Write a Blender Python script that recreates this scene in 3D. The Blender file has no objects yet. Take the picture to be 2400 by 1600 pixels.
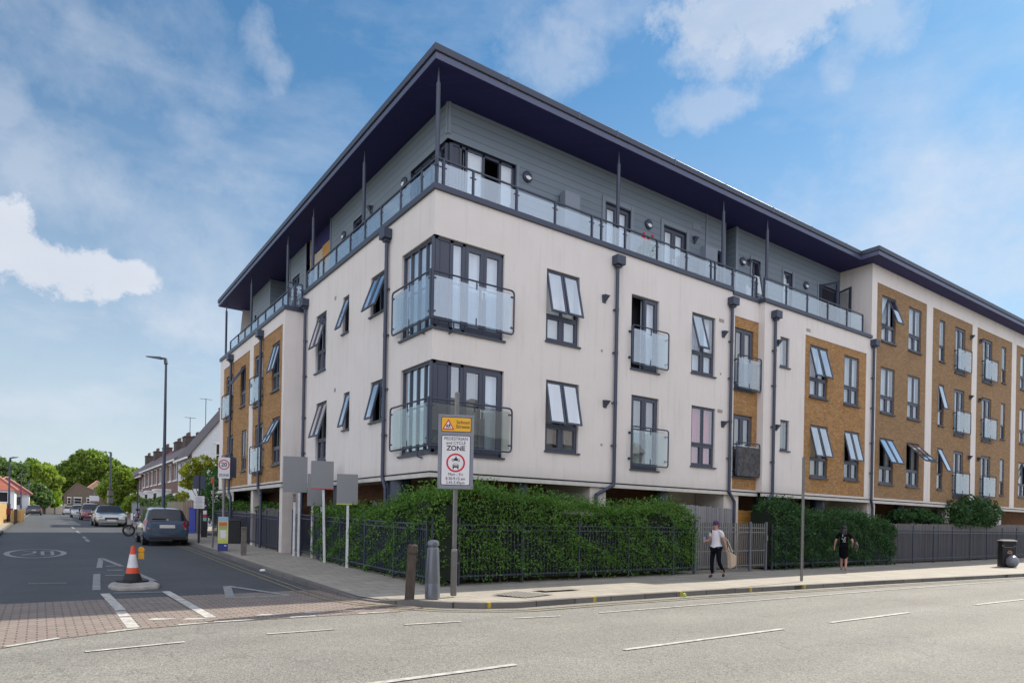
import bpy, bmesh, math, random
import numpy as np
from mathutils import Vector, Matrix
R = math.radians
random.seed(7); rng = np.random.default_rng(7)
S = bpy.context.scene
COL = S.collection

# ------------------------------------------------------------------ camera
# x runs along the main road front, y along the side street, z up; origin = foot of the building corner
cd = bpy.data.cameras.new('camera'); cam = bpy.data.objects.new('camera', cd); COL.objects.link(cam)
YAW, ROLL = 0.61803, -0.0188
fwd = Vector((math.sin(YAW), math.cos(YAW), 0)); rgt = Vector((math.cos(YAW), -math.sin(YAW), 0)); up = Vector((0, 0, 1))
r2 = rgt*math.cos(ROLL) - up*math.sin(ROLL); u2 = rgt*math.sin(ROLL) + up*math.cos(ROLL)
cm = Matrix((r2, u2, -fwd)).transposed().to_4x4(); cm.translation = Vector((-7.348, -13.646, 1.45))
cam.matrix_world = cm
cd.sensor_width = 36; cd.lens = 23.374; cd.shift_y = 0.1745; cd.clip_end = 3000; cd.clip_start = .1
S.camera = cam
# ------------------------------------------------------------------ light
SUN_AZ, SUN_EL = R(7), R(41)
W = bpy.data.worlds.new('World'); S.world = W; W.use_nodes = True
nt = W.node_tree; nt.nodes.clear()
class NT:
    def __init__(s, t): s.t = t
    def n(s, ty, **k):
        x = s.t.nodes.new(ty)
        for a, b in k.items(): setattr(x, a, b)
        return x
    def l(s, a, b): s.t.links.new(a, b)
    def m(s, op, a, b=None, c=None, clamp=False):
        x = s.n('ShaderNodeMath', operation=op); x.use_clamp = clamp
        for i, v in enumerate((a, b, c)):
            if v is None: continue
            if hasattr(v, 'links'): s.l(v, x.inputs[i])
            else: x.inputs[i].default_value = v
        return x.outputs[0]
    def mix(s, f, a, b, mode='MIX'):
        x = s.n('ShaderNodeMix', data_type='RGBA', blend_type=mode)
        for sock, v in ((x.inputs[0], f), (x.inputs[6], a), (x.inputs[7], b)):
            if hasattr(v, 'links'): s.l(v, sock)
            else: sock.default_value = v if not isinstance(v, tuple) else (v + (1,) if len(v) == 3 else v)
        return x.outputs[2]
w = NT(nt)
sky = w.n('ShaderNodeTexSky', sky_type='NISHITA'); sky.sun_disc = False
sky.sun_elevation = SUN_EL; sky.sun_rotation = math.pi/2 - SUN_AZ; sky.air_density = 1.35; sky.dust_density = .25; sky.ozone_density = 2.2; sky.altitude = 50
tc = w.n('ShaderNodeTexCoord'); sx = w.n('ShaderNodeSeparateXYZ'); w.l(tc.outputs['Generated'], sx.inputs[0])
X, Y, Z = sx.outputs
az = w.m('ARCTAN2', Y, X); el = w.m('ARCSINE', Z)
def noise(scale, detail, rough, vec=None, T=w):
    x = T.n('ShaderNodeTexNoise'); x.inputs['Scale'].default_value = scale; x.inputs['Detail'].default_value = detail; x.inputs['Roughness'].default_value = rough
    T.l(vec if vec is not None else tc.outputs['Generated'], x.inputs['Vector']); return x.outputs[0]
n1 = noise(7, 8, .62); n2 = noise(26, 8, .65)
mp = w.n('ShaderNodeMapping'); w.l(tc.outputs['Generated'], mp.inputs[0]); mp.inputs['Scale'].default_value = (1, 1, 2.6)
n3 = noise(4, 7, .6, mp.outputs[0])
nz = w.m('ADD', w.m('MULTIPLY', w.m('SUBTRACT', n1, .5), 3.2), w.m('MULTIPLY', w.m('SUBTRACT', n2, .5), 2.0))
CL = [(1.551,.292,.074,.033,1.2,.3),(1.600,.315,.028,.038,1.1,.3),(1.495,.298,.045,.020,1.0,.3),
 (1.53,.56,.22,.07,.36,.9),(1.552,.387,.12,.06,.42,.9),(1.613,.456,.025,.03,.4,.7),(1.332,.588,.026,.034,.5,.6),(1.304,.562,.02,.024,.45,.6),
 (1.415,.475,.035,.036,.3,.8),(.909,.612,.07,.042,.5,.7),(.827,.654,.063,.024,.4,.7),(.62,.632,.12,.05,.78,.35),(.654,.596,.085,.03,.6,.4),
 (.689,.545,.066,.026,.55,.5),(.459,.597,.045,.034,.55,.6),(.504,.56,.026,.025,.4,.6),(.412,.395,.2,.08,.45,1.),(.33,.322,.13,.05,.5,1.),
 (1.392,.359,.16,.08,.35,1.),(1.396,.262,.11,.035,.4,1.),(.423,.47,.06,.045,.25,.9),
 (2.6,.5,.5,.2,.7,.6),(-1.0,.45,.6,.16,.8,.5),(-2.2,.4,.5,.2,.9,.5),(-.2,.6,.3,.15,.5,.6),(-2.9,.3,.5,.12,.8,.5)]
tot = None
for a, e, ra, re, s_, soft in CL:
    da = w.m('DIVIDE', w.m('SUBTRACT', az, a), ra*1.25); de = w.m('DIVIDE', w.m('SUBTRACT', el, e), re*1.25)
    d = w.m('ADD', w.m('MULTIPLY', da, da), w.m('MULTIPLY', de, de))
    v = w.m('ADD', w.m('SUBTRACT', 1.0, d), nz)
    v = w.m('MULTIPLY', w.m('DIVIDE', v, soft*1.6, clamp=True), s_)
    tot = v if tot is None else w.m('MAXIMUM', tot, v)
haze = w.m('MULTIPLY', w.m('POWER', w.m('SUBTRACT', 1.0, w.m('DIVIDE', el, .58, clamp=True), clamp=True), 1.3), .88)
back = w.m('MULTIPLY_ADD', w.m('ADD', w.m('MULTIPLY', X, math.sin(YAW)), w.m('MULTIPLY', Y, math.cos(YAW))), -1.0, .1, clamp=True)   # sky gain added behind the camera to brighten the shaded walls
back0 = w.m('MULTIPLY_ADD', w.m('ADD', w.m('MULTIPLY', X, math.sin(YAW)), w.m('MULTIPLY', Y, math.cos(YAW))), -1.0, .5, clamp=True)  # whitening added to the sky behind, for paler glass reflections and neutral walls
wisp = w.m('MULTIPLY', w.m('SUBTRACT', n3, .5, clamp=True), 1.1)
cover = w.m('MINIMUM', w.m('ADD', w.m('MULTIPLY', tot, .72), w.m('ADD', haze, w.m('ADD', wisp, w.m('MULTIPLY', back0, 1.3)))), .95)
skyc = w.mix(1.0, sky.outputs[0], (.70, 1.10, 1.26), 'MULTIPLY')
ccol = w.mix(n1, (7.0, 7.5, 8.4), (9.6, 9.9, 10.4))
fin = w.mix(cover, skyc, ccol)
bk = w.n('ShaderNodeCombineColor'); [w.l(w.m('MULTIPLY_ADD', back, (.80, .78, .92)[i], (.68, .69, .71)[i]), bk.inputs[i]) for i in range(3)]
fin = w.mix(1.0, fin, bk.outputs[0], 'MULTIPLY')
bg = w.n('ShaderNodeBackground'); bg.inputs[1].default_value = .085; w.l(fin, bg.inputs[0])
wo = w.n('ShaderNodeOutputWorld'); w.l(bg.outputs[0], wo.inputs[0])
sl = bpy.data.lights.new('sun', 'SUN'); sl.energy = 4.3; sl.angle = R(.55); sl.color = (1, .93, .82)
so = bpy.data.objects.new('sun', sl); COL.objects.link(so)
sd = Vector((math.cos(SUN_EL)*math.cos(SUN_AZ), math.cos(SUN_EL)*math.sin(SUN_AZ), math.sin(SUN_EL)))
so.rotation_euler = sd.to_track_quat('Z', 'Y').to_euler(); so.location = (40, 10, 40)
S.view_settings.view_transform = 'Standard'; S.view_settings.look = 'None'; S.view_settings.gamma = 1; S.view_settings.exposure = 0.62
S.render.engine = 'CYCLES'
try:
    S.cycles.max_bounces = 10; S.cycles.transparent_max_bounces = 16; S.cycles.glossy_bounces = 4
except Exception: pass

# ------------------------------------------------------------------ materials
MATS = {}
def pm(name, col, rough=.6, var=.12, scale=6, bump=0, metal=0, spec=.5, fine=0, bscale=None, coat=0, col2=None, stretch=None):
    if name in MATS: return MATS[name]
    m = bpy.data.materials.new(name); m.use_nodes = True; t = NT(m.node_tree); t.t.nodes.clear()
    o = t.n('ShaderNodeOutputMaterial'); b = t.n('ShaderNodeBsdfPrincipled'); t.l(b.outputs[0], o.inputs[0])
    c = t.n('ShaderNodeTexCoord'); vec = c.outputs['Object']
    if stretch:
        mpn = t.n('ShaderNodeMapping'); t.l(vec, mpn.inputs[0]); mpn.inputs['Scale'].default_value = stretch; vec = mpn.outputs[0]
    n = noise(scale, 5, .6, vec, t)
    c2 = col2 if col2 else tuple(min(1, x*(1+var)) for x in col); c1 = tuple(x*(1-var) for x in col) if not col2 else col
    f = t.m('MULTIPLY_ADD', t.m('SUBTRACT', n, .5), 2.2, .5, clamp=True)
    cc = t.mix(f, c1, c2)
    if fine:
        nf = noise(fine, 3, .7, vec, t)
        cc = t.mix(t.m('MULTIPLY_ADD', t.m('SUBTRACT', nf, .5), 2.0, .5, clamp=True), cc, t.mix(1.0, cc, (1.35, 1.35, 1.35), 'MULTIPLY'))
    t.l(cc, b.inputs['Base Color'])
    b.inputs['Roughness'].default_value = rough; b.inputs['Metallic'].default_value = metal; b.inputs['Specular IOR Level'].default_value = spec
    b.inputs['Coat Weight'].default_value = coat; b.inputs['Coat Roughness'].default_value = .05
    if bump:
        bn = t.n('ShaderNodeBump'); bn.inputs['Strength'].default_value = bump; bn.inputs['Distance'].default_value = .02
        t.l(noise(bscale or scale*8, 4, .6, vec, t), bn.inputs['Height']); t.l(bn.outputs[0], b.inputs['Normal'])
    m['t'] = 1; MATS[name] = m; return m
def principled(m): return [n for n in m.node_tree.nodes if n.type == 'BSDF_PRINCIPLED'][0]

def glass_mat(name, refl=.28, tint=(.85, .9, .92), frost=0, frostc=(.75, .82, .86)):
    m = bpy.data.materials.new(name); m.use_nodes = True; t = NT(m.node_tree); t.t.nodes.clear()
    o = t.n('ShaderNodeOutputMaterial'); tr = t.n('ShaderNodeBsdfTransparent'); tr.inputs[0].default_value = tint + (1,)
    g = t.n('ShaderNodeBsdfGlossy'); g.inputs['Roughness'].default_value = .015; g.inputs[0].default_value = (.95, .98, 1, 1)
    c = t.n('ShaderNodeTexCoord'); bn = t.n('ShaderNodeBump'); bn.inputs['Strength'].default_value = .12; bn.inputs['Distance'].default_value = .02
    t.l(noise(1.3, 2, .5, c.outputs['Object'], t), bn.inputs['Height']); t.l(bn.outputs[0], g.inputs['Normal'])
    lw = t.n('ShaderNodeFresnel'); gm = t.n('ShaderNodeNewGeometry'); t.l(t.m('MULTIPLY_ADD', gm.outputs['Backfacing'], -.8333, 1.5), lw.inputs[0])
    f = t.m('ADD', t.m('MULTIPLY', lw.outputs[0], .9), refl, clamp=True)
    s = t.n('ShaderNodeMixShader'); t.l(f, s.inputs[0]); t.l(tr.outputs[0], s.inputs[1]); t.l(g.outputs[0], s.inputs[2])
    out = s.outputs[0]
    if frost:
        df = t.n('ShaderNodeBsdfDiffuse'); df.inputs[0].default_value = frostc + (1,)
        tl = t.n('ShaderNodeBsdfTranslucent'); tl.inputs[0].default_value = frostc + (1,)
        s3 = t.n('ShaderNodeMixShader'); s3.inputs[0].default_value = .3; t.l(df.outputs[0], s3.inputs[1]); t.l(tl.outputs[0], s3.inputs[2])
        s2 = t.n('ShaderNodeMixShader'); s2.inputs[0].default_value = frost; t.l(out, s2.inputs[1]); t.l(s3.outputs[0], s2.inputs[2]); out = s2.outputs[0]
    t.l(out, o.inputs[0]); MATS[name] = m; return m

def brick_mat(name, c1, c2, mortar, sc=1.0, bw=.22, bh=.072, ms=.008, dark=None, plan=False, bump=.3, rough=.85, varn=.35):
    """brick or slab courses in metres; vertical faces use (x+y, z), plan=True uses (x, y)"""
    m = bpy.data.materials.new(name); m.use_nodes = True; t = NT(m.node_tree); t.t.nodes.clear()
    o = t.n('ShaderNodeOutputMaterial'); b = t.n('ShaderNodeBsdfPrincipled'); t.l(b.outputs[0], o.inputs[0])
    c = t.n('ShaderNodeTexCoord'); sp = t.n('ShaderNodeSeparateXYZ'); t.l(c.outputs['Object'], sp.inputs[0]); cb = t.n('ShaderNodeCombineXYZ')
    if plan: t.l(sp.outputs[0], cb.inputs[0]); t.l(sp.outputs[1], cb.inputs[1])
    else: t.l(t.m('ADD', sp.outputs[0], sp.outputs[1]), cb.inputs[0]); t.l(sp.outputs[2], cb.inputs[1])
    br = t.n('ShaderNodeTexBrick'); t.l(cb.outputs[0], br.inputs['Vector'])
    for k, v in (('Color1', c1), ('Color2', c2), ('Mortar', mortar)): br.inputs[k].default_value = v + (1,)
    br.inputs['Scale'].default_value = sc; br.inputs['Mortar Size'].default_value = ms; br.inputs['Mortar Smooth'].default_value = .15
    br.inputs['Brick Width'].default_value = bw; br.inputs['Row Height'].default_value = bh; br.inputs['Bias'].default_value = 0
    n = noise(1.6, 5, .6, c.outputs['Object'], t); n2_ = noise(14, 4, .7, c.outputs['Object'], t)
    k = t.m('ADD', 1-varn, t.m('MULTIPLY', t.m('ADD', n, n2_), varn))
    kc = t.n('ShaderNodeCombineColor'); [t.l(k, kc.inputs[i]) for i in range(3)]
    col = t.mix(1.0, br.outputs[0], kc.outputs[0], 'MULTIPLY')
    if dark: col = t.mix(t.m('MULTIPLY', t.m('GREATER_THAN', noise(9, 2, .5, c.outputs['Object'], t), .56), .5), col, dark)
    t.l(col, b.inputs['Base Color']); b.inputs['Roughness'].default_value = rough
    bn = t.n('ShaderNodeBump'); bn.inputs['Strength'].default_value = bump; bn.inputs['Distance'].default_value = .008
    t.l(br.outputs['Fac'], bn.inputs['Height']); bn.invert = True; t.l(bn.outputs[0], b.inputs['Normal'])
    MATS[name] = m; return m

def stripe_mat(name, col, pitch=.21, gap=.012, axis=2, rough=.6, var=.1, dk=.35, diag=False):
    m = bpy.data.materials.new(name); m.use_nodes = True; t = NT(m.node_tree); t.t.nodes.clear()
    o = t.n('ShaderNodeOutputMaterial'); b = t.n('ShaderNodeBsdfPrincipled'); t.l(b.outputs[0], o.inputs[0])
    c = t.n('ShaderNodeTexCoord'); sp = t.n('ShaderNodeSeparateXYZ'); t.l(c.outputs['Object'], sp.inputs[0])
    v = sp.outputs[axis] if axis < 3 else t.m('ADD', sp.outputs[0], sp.outputs[1])
    q = t.m('DIVIDE', v, pitch); f = t.m('FRACT', q); g = t.m('LESS_THAN', f, gap/pitch)
    idv = t.n('ShaderNodeTexWhiteNoise', noise_dimensions='1D'); t.l(t.m('FLOOR', q), idv.inputs['W'])
    n = noise(5, 4, .6, c.outputs['Object'], t)
    k = t.m('ADD', 1-var, t.m('MULTIPLY', t.m('ADD', idv.outputs[0], n), var)); kc = t.n('ShaderNodeCombineColor'); [t.l(k, kc.inputs[i]) for i in range(3)]
    cc = t.mix(1.0, col, kc.outputs[0], 'MULTIPLY'); cc = t.mix(g, cc, tuple(x*dk for x in col))
    t.l(cc, b.inputs['Base Color']); b.inputs['Roughness'].default_value = rough
    bn = t.n('ShaderNodeBump'); bn.inputs['Strength'].default_value = .5; bn.inputs['Distance'].default_value = .01
    t.l(t.m('MULTIPLY', t.m('SUBTRACT', 1.0, g), t.m('SUBTRACT', 1.0, t.m('MULTIPLY', f, .4))), bn.inputs['Height']); t.l(bn.outputs[0], b.inputs['Normal'])
    MATS[name] = m; return m

def leaf_mat(name, c1, c2, scale=1.2, trans=.35):
    m = bpy.data.materials.new(name); m.use_nodes = True; t = NT(m.node_tree); t.t.nodes.clear()
    o = t.n('ShaderNodeOutputMaterial'); d = t.n('ShaderNodeBsdfPrincipled'); d.inputs['Roughness'].default_value = .55; d.inputs['Specular IOR Level'].default_value = .35
    tl = t.n('ShaderNodeBsdfTranslucent'); g = t.n('ShaderNodeNewGeometry'); c = t.n('ShaderNodeTexCoord')
    f = t.m('ADD', t.m('MULTIPLY', g.outputs['Random Per Island'], .55), t.m('MULTIPLY', noise(scale, 4, .6, c.outputs['Object'], t), .9)); f = t.m('SUBTRACT', f, .25, clamp=True)
    cc = t.mix(f, c1, c2); t.l(cc, d.inputs['Base Color']); t.l(t.mix(1.0, cc, (1.3, 1.5, .7), 'MULTIPLY'), tl.inputs[0])
    s = t.n('ShaderNodeMixShader'); s.inputs[0].default_value = trans; t.l(d.outputs[0], s.inputs[1]); t.l(tl.outputs[0], s.inputs[2]); t.l(s.outputs[0], o.inputs[0])
    MATS[name] = m; return m

def render_mat():
    m = bpy.data.materials.new('render'); m.use_nodes = True; t = NT(m.node_tree); t.t.nodes.clear()
    o = t.n('ShaderNodeOutputMaterial'); b = t.n('ShaderNodeBsdfPrincipled'); t.l(b.outputs[0], o.inputs[0])
    c = t.n('ShaderNodeTexCoord'); v = c.outputs['Object']
    mpn = t.n('ShaderNodeMapping'); t.l(v, mpn.inputs[0]); mpn.inputs['Scale'].default_value = (4, 4, .35)
    st = t.m('MULTIPLY', t.m('SUBTRACT', noise(1.6, 5, .65, mpn.outputs[0], t), .52, clamp=True), 2.4, clamp=True)
    base = t.mix(noise(.9, 4, .6, v, t), (.665, .615, .56), (.79, .735, .675))
    base = t.mix(t.m('MULTIPLY', noise(60, 2, .6, v, t), .25), base, (.46, .42, .40))
    base = t.mix(t.m('MULTIPLY', st, .5), base, (.38, .34, .31))
    sp = t.n('ShaderNodeSeparateXYZ'); t.l(v, sp.inputs[0])
    low = t.m('MULTIPLY', t.m('SUBTRACT', 1.0, t.m('DIVIDE', t.m('SUBTRACT', sp.outputs[2], 2.5), .35, clamp=True), clamp=True), noise(3, 4, .7, v, t))
    base = t.mix(t.m('MULTIPLY', low, .5), base, (.36, .29, .2))
    t.l(base, b.inputs['Base Color']); b.inputs['Roughness'].default_value = .9; b.inputs['Specular IOR Level'].default_value = .25
    bn = t.n('ShaderNodeBump'); bn.inputs['Strength'].default_value = .15; bn.inputs['Distance'].default_value = .006
    t.l(noise(90, 3, .6, v, t), bn.inputs['Height']); t.l(bn.outputs[0], b.inputs['Normal']); MATS['render'] = m; return m
RENDER = render_mat()
def asphalt(name, col, dirt, patch, fine=90, bl=.5, crack=True):
    m = bpy.data.materials.new(name); m.use_nodes = True; t = NT(m.node_tree); t.t.nodes.clear()
    o = t.n('ShaderNodeOutputMaterial'); b = t.n('ShaderNodeBsdfPrincipled'); t.l(b.outputs[0], o.inputs[0])
    c = t.n('ShaderNodeTexCoord'); v = c.outputs['Object']
    vo = t.n('ShaderNodeTexVoronoi'); vo.inputs['Scale'].default_value = fine; t.l(v, vo.inputs['Vector'])
    mpn = t.n('ShaderNodeMapping'); t.l(v, mpn.inputs[0]); mpn.inputs['Scale'].default_value = (.18, 1.1, 1)
    a = t.mix(t.m('MULTIPLY_ADD', t.m('SUBTRACT', noise(.5, 5, .6, v, t), .5), 2.5, .5, clamp=True), col, dirt)
    a = t.mix(t.m('MULTIPLY', t.m('SUBTRACT', noise(1.4, 4, .6, mpn.outputs[0], t), .45, clamp=True), 1.6, clamp=True), a, patch)
    sp_ = t.n('ShaderNodeSeparateXYZ'); t.l(v, sp_.inputs[0])
    tr = t.m('SINE', t.m('ADD', t.m('MULTIPLY', sp_.outputs[1 if 'main' in name else 0], 3.4), t.m('MULTIPLY', noise(.6, 3, .5, v, t), 1.6)))
    a = t.mix(t.m('MULTIPLY', t.m('MULTIPLY_ADD', tr, .5, .5), .3), a, tuple(x*.7 for x in col))
    a = t.mix(t.m('MULTIPLY', t.m('GREATER_THAN', noise(3.5, 5, .75, v, t), .68), .3), a, tuple(x*.45 for x in col))
    sep = t.n('ShaderNodeSeparateColor'); t.l(vo.outputs['Color'], sep.inputs[0])
    k = t.m('MULTIPLY_ADD', sep.outputs[0], bl, 1-bl*.5); kc = t.n('ShaderNodeCombineColor'); [t.l(k, kc.inputs[i]) for i in range(3)]
    a = t.mix(1.0, a, kc.outputs[0], 'MULTIPLY')
    if crack:
        v2 = t.n('ShaderNodeTexVoronoi', feature='DISTANCE_TO_EDGE'); v2.inputs['Scale'].default_value = .7
        wv = t.n('ShaderNodeVectorMath', operation='ADD'); t.l(v, wv.inputs[0])
        nn = t.n('ShaderNodeTexNoise'); nn.inputs['Scale'].default_value = 2.5; nn.inputs['Detail'].default_value = 6; t.l(v, nn.inputs['Vector']); t.l(nn.outputs[1], wv.inputs[1]); t.l(wv.outputs[0], v2.inputs['Vector'])
        cr = t.m('MULTIPLY', t.m('LESS_THAN', v2.outputs[0], .012), t.m('GREATER_THAN', noise(.45, 2, .5, v, t), .52))
        a = t.mix(t.m('MULTIPLY', cr, .3), a, tuple(x*.35 for x in col))
    t.l(a, b.inputs['Base Color']); b.inputs['Roughness'].default_value = .85; b.inputs['Specular IOR Level'].default_value = .3
    bn = t.n('ShaderNodeBump'); bn.inputs['Strength'].default_value = .45; bn.inputs['Distance'].default_value = .01
    t.l(vo.outputs[0], bn.inputs['Height']); t.l(bn.outputs[0], b.inputs['Normal']); MATS[name] = m; return m
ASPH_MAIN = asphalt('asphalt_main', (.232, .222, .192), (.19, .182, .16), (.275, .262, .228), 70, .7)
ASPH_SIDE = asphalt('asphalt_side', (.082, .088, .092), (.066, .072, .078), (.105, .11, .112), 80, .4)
PAVERS = brick_mat('block_pavers', (.26, .205, .168), (.205, .165, .14), (.075, .062, .052), bw=.21, bh=.105, ms=.010, plan=True, varn=.3)
SLABS = brick_mat('paving_slabs', (.34, .305, .25), (.285, .26, .215), (.10, .09, .075), bw=.6, bh=.45, ms=.008, plan=True, varn=.25, bump=.15)
KERB = brick_mat('kerb_granite', (.16, .148, .13), (.12, .11, .10), (.04, .036, .03), bw=.92, bh=.9, ms=.012, plan=True, varn=.4, bump=.2)
BRICK = brick_mat('buff_brick', (.44, .235, .075), (.31, .155, .045), (.25, .155, .08), bw=.23, bh=.078, ms=.012, varn=.3, dark=(.22, .10, .03))
BRICK2 = brick_mat('wing_brick', (.34, .20, .085), (.25, .14, .055), (.2, .14, .085), bw=.23, bh=.078, ms=.012, varn=.3, dark=(.2, .11, .04))
BRICKD = brick_mat('undercroft_brick', (.30, .14, .075), (.21, .095, .05), (.13, .08, .055), varn=.3)
BRICKC = brick_mat('chimney_brick', (.085, .06, .05), (.06, .045, .04), (.06, .05, .045), varn=.25)
BRICKH = brick_mat('house_brick', (.20, .105, .075), (.15, .075, .055), (.14, .11, .09), varn=.25)
BRICKB = brick_mat('brown_brick', (.16, .12, .08), (.12, .09, .06), (.12, .1, .08), varn=.25)
CLAD = stripe_mat('cladding', (.175, .215, .245), .205, .012, 2)
METAL = pm('dark_metal', (.040, .050, .078), .42, .06, 4, spec=.5)
FRAME = pm('window_frame', (.050, .058, .085), .4, .05, 4)
FASCIA = pm('fascia', (.075, .085, .15), .35, .08, 3)
SOFFIT = stripe_mat('soffit', (.013, .012, .098), .3, .01, 3, rough=.7, dk=.6)
LIP = pm('lip_trim', (.55, .52, .46), .7, .12, 5)
ROOFTOP = pm('roof_felt', (.25, .26, .28), .6, .1)
GLASS = glass_mat('window_glass', .24)
GLASSF = glass_mat('sash_glass', .52, (.8, .86, .88))
GLASSB = glass_mat('balcony_glass', .16, (.84, .91, .94), .10, (.58, .68, .78))
GLASSC = glass_mat('clear_balcony_glass', .07, (.86, .91, .90), .03)
DARK = pm('dark_interior', (.018, .019, .022), .9, .3, 2)
NET = pm('net_curtain', (.74, .79, .86), .9, .06, 3)
NETG = stripe_mat('grey_curtain', (.22, .22, .2), .13, .016, 3, var=.16, dk=.7)
BLIND = pm('pale_blind', (.66, .66, .62), .8, .05)
PINK = stripe_mat('pink_curtain', (.75, .12, .22), .12, .016, 3, var=.14, dk=.75)
BEIGE = stripe_mat('beige_curtain', (.42, .34, .22), .12, .014, 3, var=.14, dk=.75)
BLUEG = pm('blue_grey_blind', (.34, .40, .46), .8, .1)
CHROME = pm('chrome', (.75, .75, .74), .25, .03, metal=1)
WHITE = pm('white_paint', (.75, .75, .73), .5, .06)
WLINE = pm('road_white', (.36, .345, .31), .8, .4, 9, fine=40)
WLINE2 = pm('road_white_worn', (.19, .195, .19), .8, .35, 9, fine=40)
YLINE = pm('road_yellow', (.17, .145, .09), .8, .4, 5, fine=30)
YMARK = pm('kerb_yellow', (.42, .31, .05), .8, .3, 12)
TIMBER = stripe_mat('timber_boards', (.25, .20, .15), .12, .008, 3, var=.25)
TIMBERD = stripe_mat('weathered_timber', (.105, .095, .088), .13, .008, 3, var=.3)
TIMBERG = stripe_mat('grey_timber', (.22, .215, .215), .1, .007, 3, var=.3)
TIMBERY = stripe_mat('yellow_timber', (.50, .34, .14), .12, .008, 3, var=.15)
WOODO = stripe_mat('orange_wood', (.52, .26, .055), .1, .007, 2, var=.2)
WOODP = pm('old_post_wood', (.075, .058, .045), .9, .5, 10, bump=.5, stretch=(5, 5, .6))
CONC = pm('concrete', (.27, .25, .22), .9, .3, 4, bump=.4, fine=30)
BARK = pm('bark', (.07, .05, .035), .9, .3, 8, bump=.5)
TILE = stripe_mat('roof_tiles', (.10, .075, .07), .19, .02, 2, var=.15, dk=.5)
TILER = stripe_mat('red_roof_tiles', (.34, .10, .06), .19, .02, 2, var=.15, dk=.55)
TILEB = stripe_mat('brown_roof_tiles', (.20, .12, .09), .19, .02, 2, var=.15, dk=.55)
TILEM = stripe_mat('maroon_roof_tiles', (.16, .035, .04), .19, .02, 2, var=.15, dk=.55)
RUBBER = pm('rubber', (.012, .012, .013), .7, .1)
PLATE = pm('number_plate', (.62, .58, .52), .5, .03)
CARGLASS = pm('car_glass', (.010, .013, .018), .08, .1, spec=.5, coat=.25)
GREYP = pm('bollard_grey', (.095, .105, .12), .3, .12, 6, spec=.8)
ALU = pm('galvanised', (.16, .155, .145), .33, .16, 8, metal=.3, spec=.7)
ORANGE = pm('cone_orange', (.62, .07, .015), .5, .1)
RED = pm('sign_red', (.55, .02, .025), .45, .04)
BLACK = pm('black_plastic', (.012, .012, .014), .5, .2)
INK = pm('sign_black', (.02, .02, .022), .6, .05)
YEL = pm('sign_yellow', (.78, .40, .02), .5, .04)
SIGNW = pm('sign_white', (.68, .66, .66), .5, .04)
SIGNG = pm('sign_grey', (.20, .21, .235), .45, .08)
BOARDG = pm('board_grey', (.235, .235, .235), .6, .02)
SKIN = pm('skin', (.42, .22, .155), .55, .06)

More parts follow.
